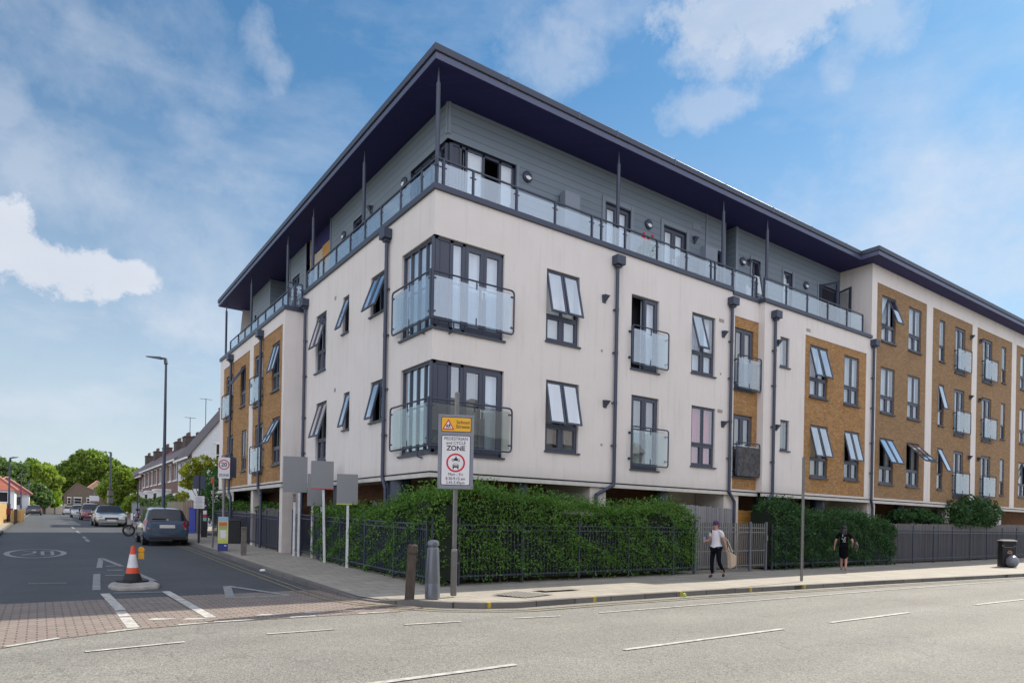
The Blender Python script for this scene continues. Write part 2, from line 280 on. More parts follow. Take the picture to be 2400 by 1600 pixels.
# ------------------------------------------------------------------ mesh builder
IDX = lambda p: p
class MB:
    def __init__(s, xf=IDX): s.v = []; s.f = []; s.mi = []; s.xf = xf
    def add(s, pts, faces, m=0):
        o = len(s.v); s.v += [tuple(s.xf(p)) for p in pts]
        for f in faces: s.f.append(tuple(i+o for i in f)); s.mi.append(m)
        return s
    def box(s, x0, x1, y0, y1, z0, z1, m=0):
        return s.add([(x0,y0,z0),(x1,y0,z0),(x1,y1,z0),(x0,y1,z0),(x0,y0,z1),(x1,y0,z1),(x1,y1,z1),(x0,y1,z1)],
                     [(0,3,2,1),(4,5,6,7),(0,1,5,4),(1,2,6,5),(2,3,7,6),(3,0,4,7)], m)
    def quad(s, a, b, c, d, m=0): return s.add([a, b, c, d], [(0,1,2,3)], m)
    def tube(s, a, b, r, r1=None, n=10, m=0, cap=True):
        a = Vector(a); b = Vector(b); r1 = r if r1 is None else r1; d = (b-a)
        if d.length < 1e-6: return s
        q = d.to_track_quat('Z', 'Y'); pts = []
        for c, rr in ((a, r), (b, r1)):
            for i in range(n):
                t = 2*math.pi*i/n; pts.append(tuple(c + q @ Vector((rr*math.cos(t), rr*math.sin(t), 0))))
        fs = [(i, (i+1) % n, n+(i+1) % n, n+i) for i in range(n)]
        if cap: fs += [tuple(range(n-1, -1, -1)), tuple(range(n, 2*n))]
        return s.add(pts, fs, m)
    def path(s, pts, r, n=8, m=0):
        for a, b in zip(pts[:-1], pts[1:]): s.tube(a, b, r, n=n, m=m)
        return s
    def lathe(s, prof, c=(0,0,0), n=20, m=0):
        pts = []; fs = []; k = len(prof)
        for i in range(n):
            t = 2*math.pi*i/n
            for r, z in prof: pts.append((c[0]+r*math.cos(t), c[1]+r*math.sin(t), c[2]+z))
        for i in range(n):
            j = (i+1) % n
            for q in range(k-1): fs.append((i*k+q, j*k+q, j*k+q+1, i*k+q+1))
        return s.add(pts, fs, m)
    def prism(s, poly, z0, z1, m=0):
        n = len(poly); pts = [(x, y, z0) for x, y in poly] + [(x, y, z1) for x, y in poly]
        return s.add(pts, [tuple(range(n-1, -1, -1)), tuple(range(n, 2*n))] + [(i, (i+1) % n, n+(i+1) % n, n+i) for i in range(n)], m)
    def ball(s, c, r, sz=(1,1,1), n=12, k=8, m=0, jit=0):
        pts = []; fs = []
        for i in range(k+1):
            ph = math.pi*i/k
            for j in range(n):
                t = 2*math.pi*j/n; q = 1 + random.uniform(-jit, jit)
                pts.append((c[0]+r*sz[0]*q*math.sin(ph)*math.cos(t), c[1]+r*sz[1]*q*math.sin(ph)*math.sin(t), c[2]+r*sz[2]*q*math.cos(ph)))
        for i in range(k):
            for j in range(n): fs.append((i*n+j, i*n+(j+1) % n, (i+1)*n+(j+1) % n, (i+1)*n+j))
        return s.add(pts, fs, m)
    def build(s, name, mats, parent=None, smooth=False, bevel=0, angle=40):
        me = bpy.data.meshes.new(name); me.from_pydata(s.v, [], s.f)
        if not isinstance(mats, (list, tuple)): mats = [mats]
        for m in mats: me.materials.append(m)
        if len(mats) > 1: me.polygons.foreach_set('material_index', s.mi)
        me.update()
        bm = bmesh.new(); bm.from_mesh(me); bmesh.ops.recalc_face_normals(bm, faces=bm.faces); bm.to_mesh(me); bm.free()
        if smooth:
            me.polygons.foreach_set('use_smooth', [True]*len(me.polygons))
            try: me.set_sharp_from_angle(angle=R(angle))
            except Exception: pass
        o = bpy.data.objects.new(name, me); COL.objects.link(o)
        if parent: o.parent = parent
        if bevel:
            b = o.modifiers.new('bevel', 'BEVEL'); b.width = bevel; b.segments = 2; b.limit_method = 'ANGLE'
        return o
def thing(name, label, cat, loc=(0,0,0), rz=0, group=None):
    o = bpy.data.objects.new(name, None); COL.objects.link(o); o.location = loc; o.rotation_euler = (0, 0, rz); o.empty_display_size = .2
    return tag(o, label, cat, group)
def tag(o, label, cat, group=None):
    o['label'] = label; o['category'] = cat
    if group: o['group'] = group
    return o
def struct(o): o['kind'] = 'structure'; return o
def text(name, s, size, mat, parent, loc, rot=(math.pi/2, 0, 0), align='CENTER', ext=.001, sx=1, bold=0):
    c = bpy.data.curves.new(name, 'FONT'); c.body = s; c.size = size; c.align_x = align; c.align_y = 'CENTER'; c.extrude = ext; c.offset = bold
    o = bpy.data.objects.new(name, c); COL.objects.link(o); bpy.context.view_layer.update()
    me = bpy.data.meshes.new_from_object(o.evaluated_get(bpy.context.evaluated_depsgraph_get())); me.name = name
    bpy.data.objects.remove(o); me.materials.clear(); me.materials.append(mat)
    o = bpy.data.objects.new(name, me); COL.objects.link(o); o.parent = parent; o.location = loc; o.rotation_euler = rot; o.scale = (sx, 1, 1); return o
def copy_tree(o, parent=None):
    c = o.copy(); COL.objects.link(c); c.parent = parent
    for ch in [x for x in o.children]: copy_tree(ch, c)
    return c
def face_to(nx, ny): return math.atan2(nx, -ny)   # turn so that local -Y looks along (nx, ny)
TOCAM = lambda x, y: face_to(-7.348-x, -13.646-y)

# ------------------------------------------------------------------ ground heights
RY = [-300, 0, 5, 12, 20, 38, 61, 115, 700]; RZ = [0, 0, .10, .27, .43, .63, .77, 1.05, 1.6]
def zr(y): return float(np.interp(y, RY, RZ))
YS = [0, 2.5, 5, 8, 12, 16, 20, 26, 32, 38, 48, 61, 80, 115, 150, 200]
def strip(mb, x0, x1, y0, y1, dz, m=0):
    ys = [y0] + [y for y in YS if y0 < y < y1] + [y1]
    for a, b in zip(ys[:-1], ys[1:]): mb.quad((x0, a, zr(a)+dz), (x1, a, zr(a)+dz), (x1, b, zr(b)+dz), (x0, b, zr(b)+dz), m)
    return mb
GRASS = pm('verge', (.06, .08, .03), .95, .4, .4, fine=8)
g = MB()
ys = [-300, -60, -20, 0] + YS[1:] + [300, 700]
for a, b in zip(ys[:-1], ys[1:]): g.quad((-500, a, zr(a)-.2), (700, a, zr(a)-.2), (700, b, zr(b)-.2), (-500, b, zr(b)-.2))
struct(g.build('ground', GRASS))
RD = -.1
r_ = MB(); r_.quad((-90, -13.0, RD), (150, -22.5, RD), (150, -12.6, RD), (20, -5.5, RD)); r_.quad((-90, -13.0, RD), (20, -5.5, RD), (4, -3.3, RD), (-90, -3.3, RD))
struct(r_.build('main_road', ASPH_MAIN))
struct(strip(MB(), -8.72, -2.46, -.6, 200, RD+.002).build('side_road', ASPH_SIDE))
# raised block-paved band across the junction mouth
top = [(-11.5, .3), (-7.86, .39), (-7.0, .72), (-6.3, 1.0), (-5.3, .98), (-4.65, .62), (-3.7, .38), (-2.4, .1)]
bot = [(-1.9, -3.4), (-2.6, -3.62), (-3.8, -3.5), (-4.7, -3.44), (-5.34, -3.42), (-6.24, -3.53), (-7.1, -3.85), (-7.7, -4.26), (-9.5, -5.6), (-11.5, -7)]
pv = MB(); pv.add([(x, y, RD+.006) for x, y in top+bot], [tuple(range(len(top+bot)))])
struct(pv.build('paved_crossing', PAVERS))
# near pavement
K = [(-2.5, 200), (-2.5, 115), (-2.5, 61), (-2.5, 38), (-2.52, 20), (-2.52, 12), (-2.53, 5), (-2.53, 0), (-2.48, -1.6), (-2.3, -2.3), (-1.97, -2.95), (-1.5, -3.55), (-1.0, -3.92), (-.38, -4.12), (1.57, -4.12), (4.7, -4.25), (8.35, -4.55), (11.2, -4.72), (19.2, -5.5), (40, -7.4), (150, -12.7)]
def offset_line(P, d):
    out = []
    for i, p in enumerate(P):
        a = Vector(P[max(0, i-1)]); b = Vector(P[min(len(P)-1, i+1)]); t = (b-a).normalized(); n = Vector((-t.y, t.x)); out.append((p[0]+n.x*d, p[1]+n.y*d))
    return out
def kerb_line(P, name, side=1, h=.1, drop=None):
    Q = offset_line(P, .14*side); k = MB()
    hh = [zr(y) - (drop(x, y) if drop else 0) for x, y in P]
    for i in range(len(P)-1):
        (ax, ay), (bx, by), (cx, cy), (dx, dy) = P[i], P[i+1], Q[i+1], Q[i]; za, zb = hh[i], hh[i+1]
        k.quad((ax, ay, zr(ay)-.13), (bx, by, zr(by)-.13), (bx, by, zb), (ax, ay, za)); k.quad((ax, ay, za), (bx, by, zb), (cx, cy, zb+.002), (dx, dy, za+.002))
        k.quad((cx, cy, zb+.002), (dx, dy, za+.002), (dx, dy, zr(ay)-.13), (cx, cy, zr(by)-.13))
    return struct(k.build(name, KERB))
dropf = lambda x, y: .07 if (-2.6 < y < -.5 and x < -2) else 0
kerb_line(K, 'kerb', 1, drop=dropf)
I = offset_line(K, .139)
p = MB(); Kn = [q for q in I if q[1] <= 0.01]
i0 = len([q for q in I if q[1] > 0.01])
strip(p, -2.39, 60, 0, 200, 0)
p.add([(x, y, 0 - (.055 if dropf(x, y) else 0)) for x, y in Kn] + [(150, 0, 0), (-2.39, 0, 0)], [tuple(range(len(Kn)+2))])
struct(p.build('pavement', SLABS))
KL = [(-8.75, 9), (-8.75, 20), (-8.75, 38), (-8.7, 48), (-8.6, 61), (-8.5, 115), (-8.5, 200)]
kerb_line([(x, y) for x, y in KL], 'kerb_far_side', 1)
struct(strip(MB(), -40, -8.86, 9, 200, 0).build('far_pavement', SLABS))
ok = MB().quad((-90, -22, 0), (150, -32, 0), (150, -22.6, 0), (-90, -13.1, 0)); struct(ok.build('opposite_pavement', SLABS))

# road markings
def mark(mb, pts, dz=.010, m=0): mb.add([(x, y, zr(y)+RD+dz) for x, y in pts], [tuple(range(len(pts)))], m)
def line(mb, a, b, w, dz=.010, m=0):
    a = Vector(a); b = Vector(b); t = (b-a).normalized(); n = Vector((-t.y, t.x))*w/2
    mark(mb, [tuple(a+n), tuple(b+n), tuple(b-n), tuple(a-n)], dz, m)
wm = MB()
for a, b, w_ in [((-6.91,-4.91),(-5.89,-4.80),.07),((-4.9,-4.72),(-3.99,-4.78),.06),((-3.0,-4.87),(-2.12,-5.0),.07),((-1.21,-5.12),(-.39,-5.28),.06),
                 ((.44,-5.30),(4.09,-5.44),.06),((4.09,-5.44),(9.3,-5.62),.06),((9.3,-5.62),(24,-6.4),.06),
                 ((-4.9,-7.86),(-3.15,-7.87),.09),((-1.54,-7.87),(1.75,-7.91),.08),((3.03,-7.92),(5.61,-7.97),.08),((8.24,-8.08),(10.6,-8.2),.08),((13,-8.5),(16,-8.8),.08)]:
    line(wm, a, b, w_)
# give-way row of pale blocks at the lip of the band
for i, (a, b) in enumerate(zip(bot[1:-2], bot[2:-1])):
    A = Vector(a)+Vector((0, .06)); B = Vector(b)+Vector((0, .06)); n = max(1, int((B-A).length/.42))
    for k in range(n):
        if random.random() < .22: continue
        line(wm, A.lerp(B, (k+.04)/n), A.lerp(B, (k+.9)/n), .085)
for a, b in [((-6.32,1.0),(-6.27,-1.45)),((-6.29,-1.6),(-6.28,-2.2)),((-6.29,-2.3),(-6.29,-3.4)),((-5.3,.96),(-5.22,-2.9))]: line(wm, a, b, .15)
for a in [(-6.05,-2.72),(-5.62,-2.92),(-4.6,-3.0),(-3.9,-3.05)]: mark(wm, [(a[0], a[1]), (a[0]+.1, a[1]+.12), (a[0]+.42, a[1]-.06), (a[0]+.12, a[1]-.1)])
struct(wm.build('road_marking', WLINE))
wo_ = MB()
for a, b, w_ in [((-6.42,1.6),(-6.22,4.8),.14),((-6.08,6.3),(-5.85,9.3),.13),((-5.85,9.35),(-5.55,6.6),.13),((-5.42,4.7),(-5.25,2.9),.13),
                 ((-5.9,6.78),(-5.66,6.72),.16),((-5.95,5.68),(-5.62,5.6),.16),((-6.08,4.44),(-5.62,4.31),.14),((-5.74,17.6),(-5.71,22),.13),((-5.7,25.5),(-5.7,29),.12),((-5.68,33),(-5.66,37),.12),
                 ((-6.18,1.03),(-5.38,.88),.1),((-6.05,-.43),(-5.34,-.78),.08),((-4.07,1.4),(-4.41,-.45),.16),((-4.41,-.47),(-3.35,-.62),.16),((-4.05,1.42),(-3.35,-.55),.14)]:
    line(wo_, a, b, w_)
ring = [(-7.42+.72*math.cos(t), 11.5+1.75*math.sin(t)) for t in np.linspace(0, 2*math.pi, 33)]
for a, b in zip(ring[:-1], ring[1:]): line(wo_, a, b, .15)
for seg in [((-7.75,12.3),(-7.45,12.3)),((-7.45,12.3),(-7.45,11.6)),((-7.45,11.6),(-7.75,10.8)),((-7.75,10.7),(-7.42,10.7)),((-7.25,12.3),(-7.0,12.3)),((-7.0,12.3),(-7.0,10.7)),((-7.0,10.7),(-7.25,10.7)),((-7.25,10.7),(-7.25,12.3))]: line(wo_, *seg, .09)
for k in range(13): line(wo_, (-7.5+k*.05, 3.18-k*.01), (-7.475+k*.05, 3.175-k*.01), .16)
struct(wo_.build('worn_road_marking', WLINE2))
yl = MB()
for off in (.28, .48):
    Q = offset_line(K, -off)
    for a, b in zip(Q[:-1], Q[1:]):
        if a[1] > 60: continue
        if a[0] > 18: break
        n = max(1, int((Vector(b)-Vector(a)).length/2.5))
        for k in range(n): line(yl, Vector(a).lerp(Vector(b), k/n), Vector(a).lerp(Vector(b), (k+1)/n), .055, .013)
struct(yl.build('yellow_lines', YLINE))
km = MB()
for x in (-.9, 1.42, 3.82, 6.04, 7.99):
    yk = float(np.interp(x, [-1, -.38, 1.57, 4.7, 8.35], [-3.92, -4.12, -4.12, -4.25, -4.55]))
    km.box(x-.04, x+.04, yk-.008, yk+.13, -.095, .006)
struct(km.build('kerb_marking', YMARK))
# utility covers in the pavement
COV = brick_mat('cover_setts', (.09, .085, .08), (.06, .058, .055), (.26, .24, .2), bw=.085, bh=.085, ms=.012, plan=True, varn=.3)
mc = MB(); mc.add([(-.14,-2.87,.006),(.62,-2.62,.006),(.98,-3.4,.006),(.12,-3.62,.006)], [(0,1,2,3)])
tag(mc.build('utility_cover', COV), 'dark cobbled rectangular utility cover set in the sunny pavement', 'cover')
mc = MB(); mc.box(1.2, 2.2, -2.85, -2.4, .001, .005)
tag(mc.build('utility_cover', pm('cover_pale', (.24, .215, .18), .8, .2)), 'pale rectangular inspection cover flush in the pavement by the hedge', 'cover')

# ================================================================== apartment building
BLD = thing('apartment_building', 'cream rendered corner apartment block with brick panels, a dark overhanging roof and glazed roof terrace', 'apartment building')
FR = lambda p: (p[0], 0 - p[1], p[2])            # right front: (along, outward, up)
FB = lambda p: (p[0], -.22 - p[1], p[2])         # proud part of the right front
FL = lambda p: (0 - p[1], p[0], p[2])            # left front
FD = lambda p: (-.66 - p[1], p[0], p[2])         # proud part of the left front
FT = lambda p: (p[0], 1.1 - p[1], p[2])          # top floor, right
FU = lambda p: (.92 - p[1], p[0], p[2])          # top floor, left
def wall(mb, s0, s1, z0, z1, holes, rev=.14, m=0, mr=None):
    mr = m if mr is None else mr
    xs = sorted({s0, s1, *[h[0] for h in holes], *[h[1] for h in holes]}); zs = sorted({z0, z1, *[h[2] for h in holes], *[h[3] for h in holes]})
    xs = [x for x in xs if s0 <= x <= s1]; zs = [z for z in zs if z0 <= z <= z1]
    for a, b in zip(xs[:-1], xs[1:]):
        for c, d in zip(zs[:-1], zs[1:]):
            mx, mz = (a+b)/2, (c+d)/2
            if any(h[0] < mx < h[1] and h[2] < mz < h[3] for h in holes): continue
            mb.quad((a,0,c), (b,0,c), (b,0,d), (a,0,d), m)
    for h in holes:
        r = h[4] if len(h) > 4 else rev; a, b, c, d = h[:4]
        if r <= 0: continue
        a_, b_ = max(a, s0), min(b, s1)
        if a > s0+.001: mb.quad((a,0,c), (a,-r,c), (a,-r,d), (a,0,d), mr)
        mb.quad((b,0,c), (b,-r,c), (b,-r,d), (b,0,d), mr)
        mb.quad((a,0,d), (b,0,d), (b,-r,d), (a,-r,d), mr); mb.quad((a,0,c), (b,0,c), (b,-r,c), (a,-r,c), mr)
H2, H1, H3 = 8.03, 5.14, 10.95                   # heads of the second, first and third floor openings
T = 1.88
# (frame, s0, s1, z0, z1, kind, opening angles, covering)
WIN = []
def W_(*a): WIN.append(a)
# right front, second floor then first floor
W_(FR, 3.32, 4.46, H2-T, H2, 'pair', (13, 14), BLIND); W_(FR, 3.36, 4.50, H1-T+.03, H1, 'pair', (12, 13), NETG)
W_(FR, 6.43, 7.58, H2-2.14, H2, 'doors', (0, 0), NET); W_(FR, 6.49, 7.64, H1-2.14, H1, 'doors', (0, 0), NETG)
W_(FR, 9.07, 10.21, H2-T, H2, 'pair', (16, 0), NET); W_(FR, 9.12, 10.28, H1-T, H1, 'pair', (0, 0), PINK)
RP = [(11.2, 12.52, 2.62, 8.32, 'b')]
W_(FR, 11.2, 12.25, H2-2.1, H2-.06, 'doors', (0, 0), BEIGE); W_(FR, 11.2, 12.25, H1-2.1, H1-.04, 'doors', (0, 0), NETG)
# proud right part and wing
W_(FB, 13.44, 13.99, H2-1.08, H2-.04, 'single', (0,), NET); W_(FB, 13.52, 14.06, H1-1.08, H1-.02, 'single', (0,), NETG)
W_(FB, 15.32, 16.52, H2-T, H2, 'pair', (14, 15), NET); W_(FB, 15.42, 16.62, H1-T-.03, H1, 'pair', (14, 15), BEIGE)
W_(FB, 17.68, 18.80, H2-T, H2, 'pair', (0, 0), NET); W_(FB, 17.78, 18.90, H1-T, H1, 'pair', (14, 14), NETG)
H3b = 10.93
for z, oa, ob, oc in ((H3b, (0, 20), (0, 0), 0), (H2-.02, (0, 0), (0, 0), 14), (H1-.03, (27, 27), (45, 45), 24)):
    W_(FB, 20.5, 21.7, z-T, z, 'pair', oa, NET if z > 6 else NETG); W_(FB, 22.85, 24.02, z-T, z, 'pair', ob, NET if z > 6 else NETG)
    W_(FB, 25.82, 26.4, z-T, z, 'tall', (oc,), NET); W_(FB, 27.48, 28.62, z-2.16, z, 'doors', (0, 0), NET if z > 6 else NETG)
    W_(FB, 30.66, 31.86, z-2.16, z, 'doors', (0, 0), NETG); W_(FB, 33.1, 33.68, z-T, z, 'tall', (0,), NET)
    W_(FB, 35.7, 36.9, z-T, z, 'pair', (0, 22) if z < 6 else (0, 0), NET); W_(FB, 38.6, 39.7, z-T, z, 'pair', (0, 0), NET)
# left front
W_(FL, 2.62, 3.60, H2-1.08, H2, 'wide', (20, 20), DARK); W_(FL, 2.50, 3.50, H1-1.1, H1, 'wide', (0, 14), DARK)
W_(FL, 5.18, 5.67, H2-1.1, H2, 'single', (18,), DARK); W_(FL, 5.02, 5.49, H1-1.1, H1, 'single', (14,), DARK)
W_(FL, 7.08, 8.05, H2-T, H2, 'pair', (16, 16), NET); W_(FL, 6.92, 7.9, H1-T, H1, 'pair', (16, 16), NETG)
D2, D1 = 7.55, 4.9
W_(FD, 9.86, 10.80, D2-1.7, D2, 'pair', (14, 14), NET); W_(FD, 9.70, 10.62, D1-1.66, D1, 'pair', (26, 26), BEIGE)
W_(FD, 12.05, 13.13, D2-1.93, D2, 'doors', (0, 0), NET); W_(FD, 11.85, 12.95, D1-1.85, D1, 'doors', (0, 0), NET)
W_(FD, 14.55, 15.36, D2-1.66, D2, 'pair', (34, 34), DARK); W_(FD, 14.25, 15.05, D1-1.66, D1, 'pair', (0, 0), NET)
W_(FD, 16.78, 17.98, D2-1.93, D2, 'doors', (0, 0), DARK); W_(FD, 16.5, 17.6, D1-1.85, D1, 'doors', (0, 0), NET)
# top floor
W_(FT, 6.34, 7.42, 8.98, 11.06, 'doors', (0, 0), NET); W_(FT, 8.9, 10.02, 8.98, 11.06, 'doors', (0, 0), NET)
W_(FT, 13.62, 14.14, 8.98, 11.12, 'tall', (10,), NET); W_(FT, 15.62, 16.18, 9.4, 11.14, 'single', (0,), NET)
W_(FU, 6.5, 7.3, 9.7, 11.15, 'single', (10,), NETG); W_(FU, 12.85, 13.75, 9.6, 11.1, 'wide', (0, 0), DARK)
def holes_of(fr, grow=0): return [(w_[1], w_[2], w_[3], w_[4]) for w_ in WIN if w_[0] is fr]

# brick panels: (frame, s0, s1, z0, z1)
PAN = [(FR, 11.2, 12.52, 2.62, 8.32, BRICK), (FB, 14.98, 19.32, 2.64, 8.32, BRICK), (FB, 20.08, 24.5, 2.64, 11.33, BRICK2), (FB, 25.1, 29.38, 2.64, 11.33, BRICK2),
       (FB, 29.95, 34.45, 2.64, 11.33, BRICK2), (FB, 35.05, 39.9, 2.64, 11.33, BRICK2), (FD, 9.5, 13.3, 2.66, 8.02, BRICK), (FD, 13.85, 18.4, 2.66, 7.98, BRICK)]
for fr, a, b, c, d, bm_ in PAN:
    q = MB(lambda p, fr=fr: fr((p[0], p[1]-.02, p[2]))); wall(q, a, b, c, d, [h for h in holes_of(fr) if a-.01 <= h[0] and h[1] <= b+.01 and h[2] >= c], .12)
    q.build('brick_panel', bm_, BLD)
def plain(fr): return [h for h in holes_of(fr) if not any(P[0] is fr and P[1]-.01 <= h[0] and h[1] <= P[2]+.01 for P in PAN)]
CW2 = (5.90, 8.04); CW1 = (3.0, 5.15)
panh = lambda fr: [(P[1], P[2], P[3], P[4], .03) for P in PAN if P[0] is fr]
q = MB(FR); wall(q, 0, 12.52, 2.56, 9.07, plain(FR) + panh(FR) + [(0, 1.98, *CW2), (0, 2.02, *CW1)])
q.xf = FB; wall(q, 12.52, 19.66, 2.56, 8.97, [h for h in plain(FB) if h[1] < 19.6] + [h for h in panh(FB) if h[1] < 19.6])
wall(q, 19.66, 60, 2.56, 12.0, [h for h in plain(FB) if h[0] > 19.7] + [h for h in panh(FB) if h[1] > 19.7])
q.xf = FL; wall(q, 0, 9.28, 2.56, 9.07, plain(FL) + [(0, 1.68, *CW2), (0, 1.62, *CW1)])
q.xf = FD; wall(q, 9.28, 19.05, 2.6, 8.46, plain(FD) + panh(FD))
q.xf = IDX
q.quad((12.52, 0, 2.56), (12.52, -.22, 2.56), (12.52, -.22, 8.97), (12.52, 0, 8.97)); q.quad((0, 9.28, 2.56), (-.66, 9.28, 2.56), (-.66, 9.28, 8.46), (0, 9.28, 8.46))
q.quad((-.66, 19.05, 2.6), (0, 19.05, 2.6), (0, 19.05, 8.46), (-.66, 19.05, 8.46)); q.quad((0, 19.05, 0), (0, 22.3, 0), (0, 22.3, 9), (0, 19.05, 9)); q.quad((0, 22.3, 0), (13, 22.3, 0), (13, 22.3, 12), (1, 22.3, 12))
q.quad((19.66, -.22, 8.9), (19.66, 1.1, 8.9), (19.66, 1.1, 12.0), (19.66, -.22, 12.0))
for z in (2.56,): q.quad((0, 0, z), (60, 0, z), (60, 4, z), (0, 4, z)); q.quad((19.66, -.22, z), (12.52, -.22, z), (12.52, 0, z), (19.66, 0, z)); q.quad((0, 4, z), (4, 4, z), (4, 22, z), (0, 22, z)); q.quad((60, -.22, z), (19.66, -.22, z), (19.66, 0, z), (60, 0, z))
q.quad((-.66, 9.28, 2.6), (0, 9.28, 2.6), (0, 19.05, 2.6), (-.66, 19.05, 2.6))
q.build('wall', RENDER, BLD)
# hidden rear mass added to cast the long shade over the side street
q = MB(); q.box(3.2, 13, 22.35, 28.3, 0, 11.9); q.build('rear_shade_mass', RENDER, BLD)
# lip trim under the render
q = MB(); q.box(-.035, 12.55, -.035, .03, 2.42, 2.52); q.box(12.49, 60, -.255, -.19, 2.42, 2.52); q.box(-.035, .03, .03, 9.3, 2.42, 2.52); q.box(-.70, -.63, 9.25, 19.08, 2.44, 2.55); q.box(-.63, -.036, 9.245, 9.28, 2.44, 2.55)
q.build('drip_trim', LIP, BLD)
q = MB(); q.box(-.015, 12.55, -.015, .02, 2.523, 2.562); q.box(12.5, 60, -.235, -.2, 2.523, 2.562); q.box(-.015, .02, .02, 9.3, 2.523, 2.562); q.box(-.675, -.64, 9.26, 19.06, 2.553, 2.60)
q.build('drip_gap', DARK, BLD)
# copings
for bx in [(-.06, 11.06, -.06, .24, 9.07, 9.21), (11.06, 12.46, -.05, .24, 8.98, 9.11), (12.46, 19.64, -.29, .24, 8.97, 9.10), (-.06, .24, .24, 9.28, 9.07, 9.21), (-.72, -.42, 9.22, 19.1, 8.46, 8.6), (-.42, -.003, 9.22, 9.5, 8.46, 8.6)]:
    q = MB(); q.box(*bx); q.build('coping', METAL, BLD, bevel=.008)
# terrace decks
q = MB(); q.box(.06, 19.6, .06, 1.1, 8.8, 8.94); q.box(.06, .92, 1.1, 22.2, 8.8, 8.94); q.box(12.6, 19.6, -.18, .06, 8.8, 8.94); q.box(-.6, .06, 9.4, 19.0, 8.2, 8.36); q.build('terrace_deck', CONC, BLD)
# top floor cladding
q = MB(FT); wall(q, .92, 12.1, 8.94, 12.0, [h for h in holes_of(FT) if h[1] < 12] + [(.92, 3.05, 8.98, 11.08), (11.15, 11.96, 8.98, 10.92)], .18, 0, 1)
q.build('cladding', [CLAD, METAL], BLD); q = MB(FT); wall(q, 12.62, 19.66, 8.94, 12.0, [h for h in holes_of(FT) if h[0] > 12.5] + [(18.05, 19.55, 8.98, 11.2)], .18, 0, 1)
q.build('cladding', [CLAD, METAL], BLD); q = MB(FU); wall(q, 1.1, 9.4, 8.94, 12.0, [h for h in holes_of(FU) if h[1] < 9] + [(1.1, 3.16, 8.98, 11.08)], .18, 0, 1)
q.build('cladding', [CLAD, METAL], BLD); q = MB(FU); wall(q, 12.0, 14.1, 8.94, 12.0, [h for h in holes_of(FU) if h[0] > 12], .18, 0, 1); q.build('cladding', [CLAD, METAL], BLD); q = MB(FU); wall(q, 16.9, 20.4, 8.94, 12.0, [(19.3, 19.6, 9.6, 11.0)], .1, 0, 1)
q.xf = IDX; q.quad((12.1, 1.1, 8.94), (12.1, 1.6, 8.94), (12.1, 1.6, 12), (12.1, 1.1, 12), 0); q.quad((12.1, 1.6, 8.94), (12.62, 1.6, 8.94), (12.62, 1.6, 12), (12.1, 1.6, 12), 0); q.quad((12.62, 1.6, 8.94), (12.62, 1.1, 8.94), (12.62, 1.1, 12), (12.62, 1.6, 12), 0)
q.quad((.92, 20.4, 8.94), (13, 20.4, 8.94), (13, 20.4, 12), (.92, 20.4, 12), 0)
q.quad((.92, 14.1, 8.94), (2.4, 14.1, 8.94), (2.4, 14.1, 12), (.92, 14.1, 12), 0); q.quad((2.4, 14.1, 8.94), (2.4, 16.9, 8.94), (2.4, 16.9, 12), (2.4, 14.1, 12), 0); q.quad((.92, 16.9, 8.94), (2.4, 16.9, 8.94), (2.4, 16.9, 12), (.92, 16.9, 12), 0)
q.build('cladding', [CLAD, METAL], BLD)
q = MB(); q.quad((1.0, 10.35, 8.94), (1.0, 11.62, 8.94), (1.0, 11.62, 11.4), (1.0, 10.35, 11.4)); q.box(.95, 1.6, 11.62, 11.68, 8.94, 12); q.build('recess_wall', pm('beige_render', (.46, .40, .31), .9, .06), BLD)
q = MB(); q.box(.96, 1.0, 9.42, 10.35, 8.94, 11.35); q.build('recess_door', WOODO, BLD)
q = MB(); q.box(1.0, 1.1, 9.4, 12, 11.35, 12.0); q.build('recess_header', SOFFIT, BLD)
TRIM = pm('cladding_trim', (.20, .235, .27), .5, .05)
for fr, bx in [(FT, (a, b, .003, .03, 8.95, 12.0 if a == 11.0 else 11.22)) for a, b in ((6.22, 6.34), (7.42, 7.54), (8.78, 8.9), (10.02, 10.14), (11.0, 11.06), (13.52, 13.6), (15.5, 15.56), (16.2, 16.3), (17.95, 18.03))] + [(FT, (a, b, .004, .026, 11.08, 11.2)) for a, b in ((6.35, 7.41), (8.91, 10.01))] + [(FT, (.92, .99, .004, .03, 11.2, 12)), (FT, (3.07, 3.14, .004, .03, 8.95, 11.1)), (FT, (12.62, 12.74, .003, .05, 8.95, 12)),
    (FU, (1.1, 1.18, .004, .03, 11.2, 12)), (FU, (9.33, 9.4, .004, .03, 8.95, 12)), (FU, (12.0, 12.16, .004, .03, 8.95, 12)), (FU, (5.9, 5.96, .003, .03, 9.6, 10.9)), (FU, (14.0, 14.09, .003, .03, 8.95, 12)), (FU, (16.9, 17.0, .003, .03, 8.95, 12))]:
    q = MB(fr); q.box(*bx); q.build('cladding_trim', TRIM, BLD)
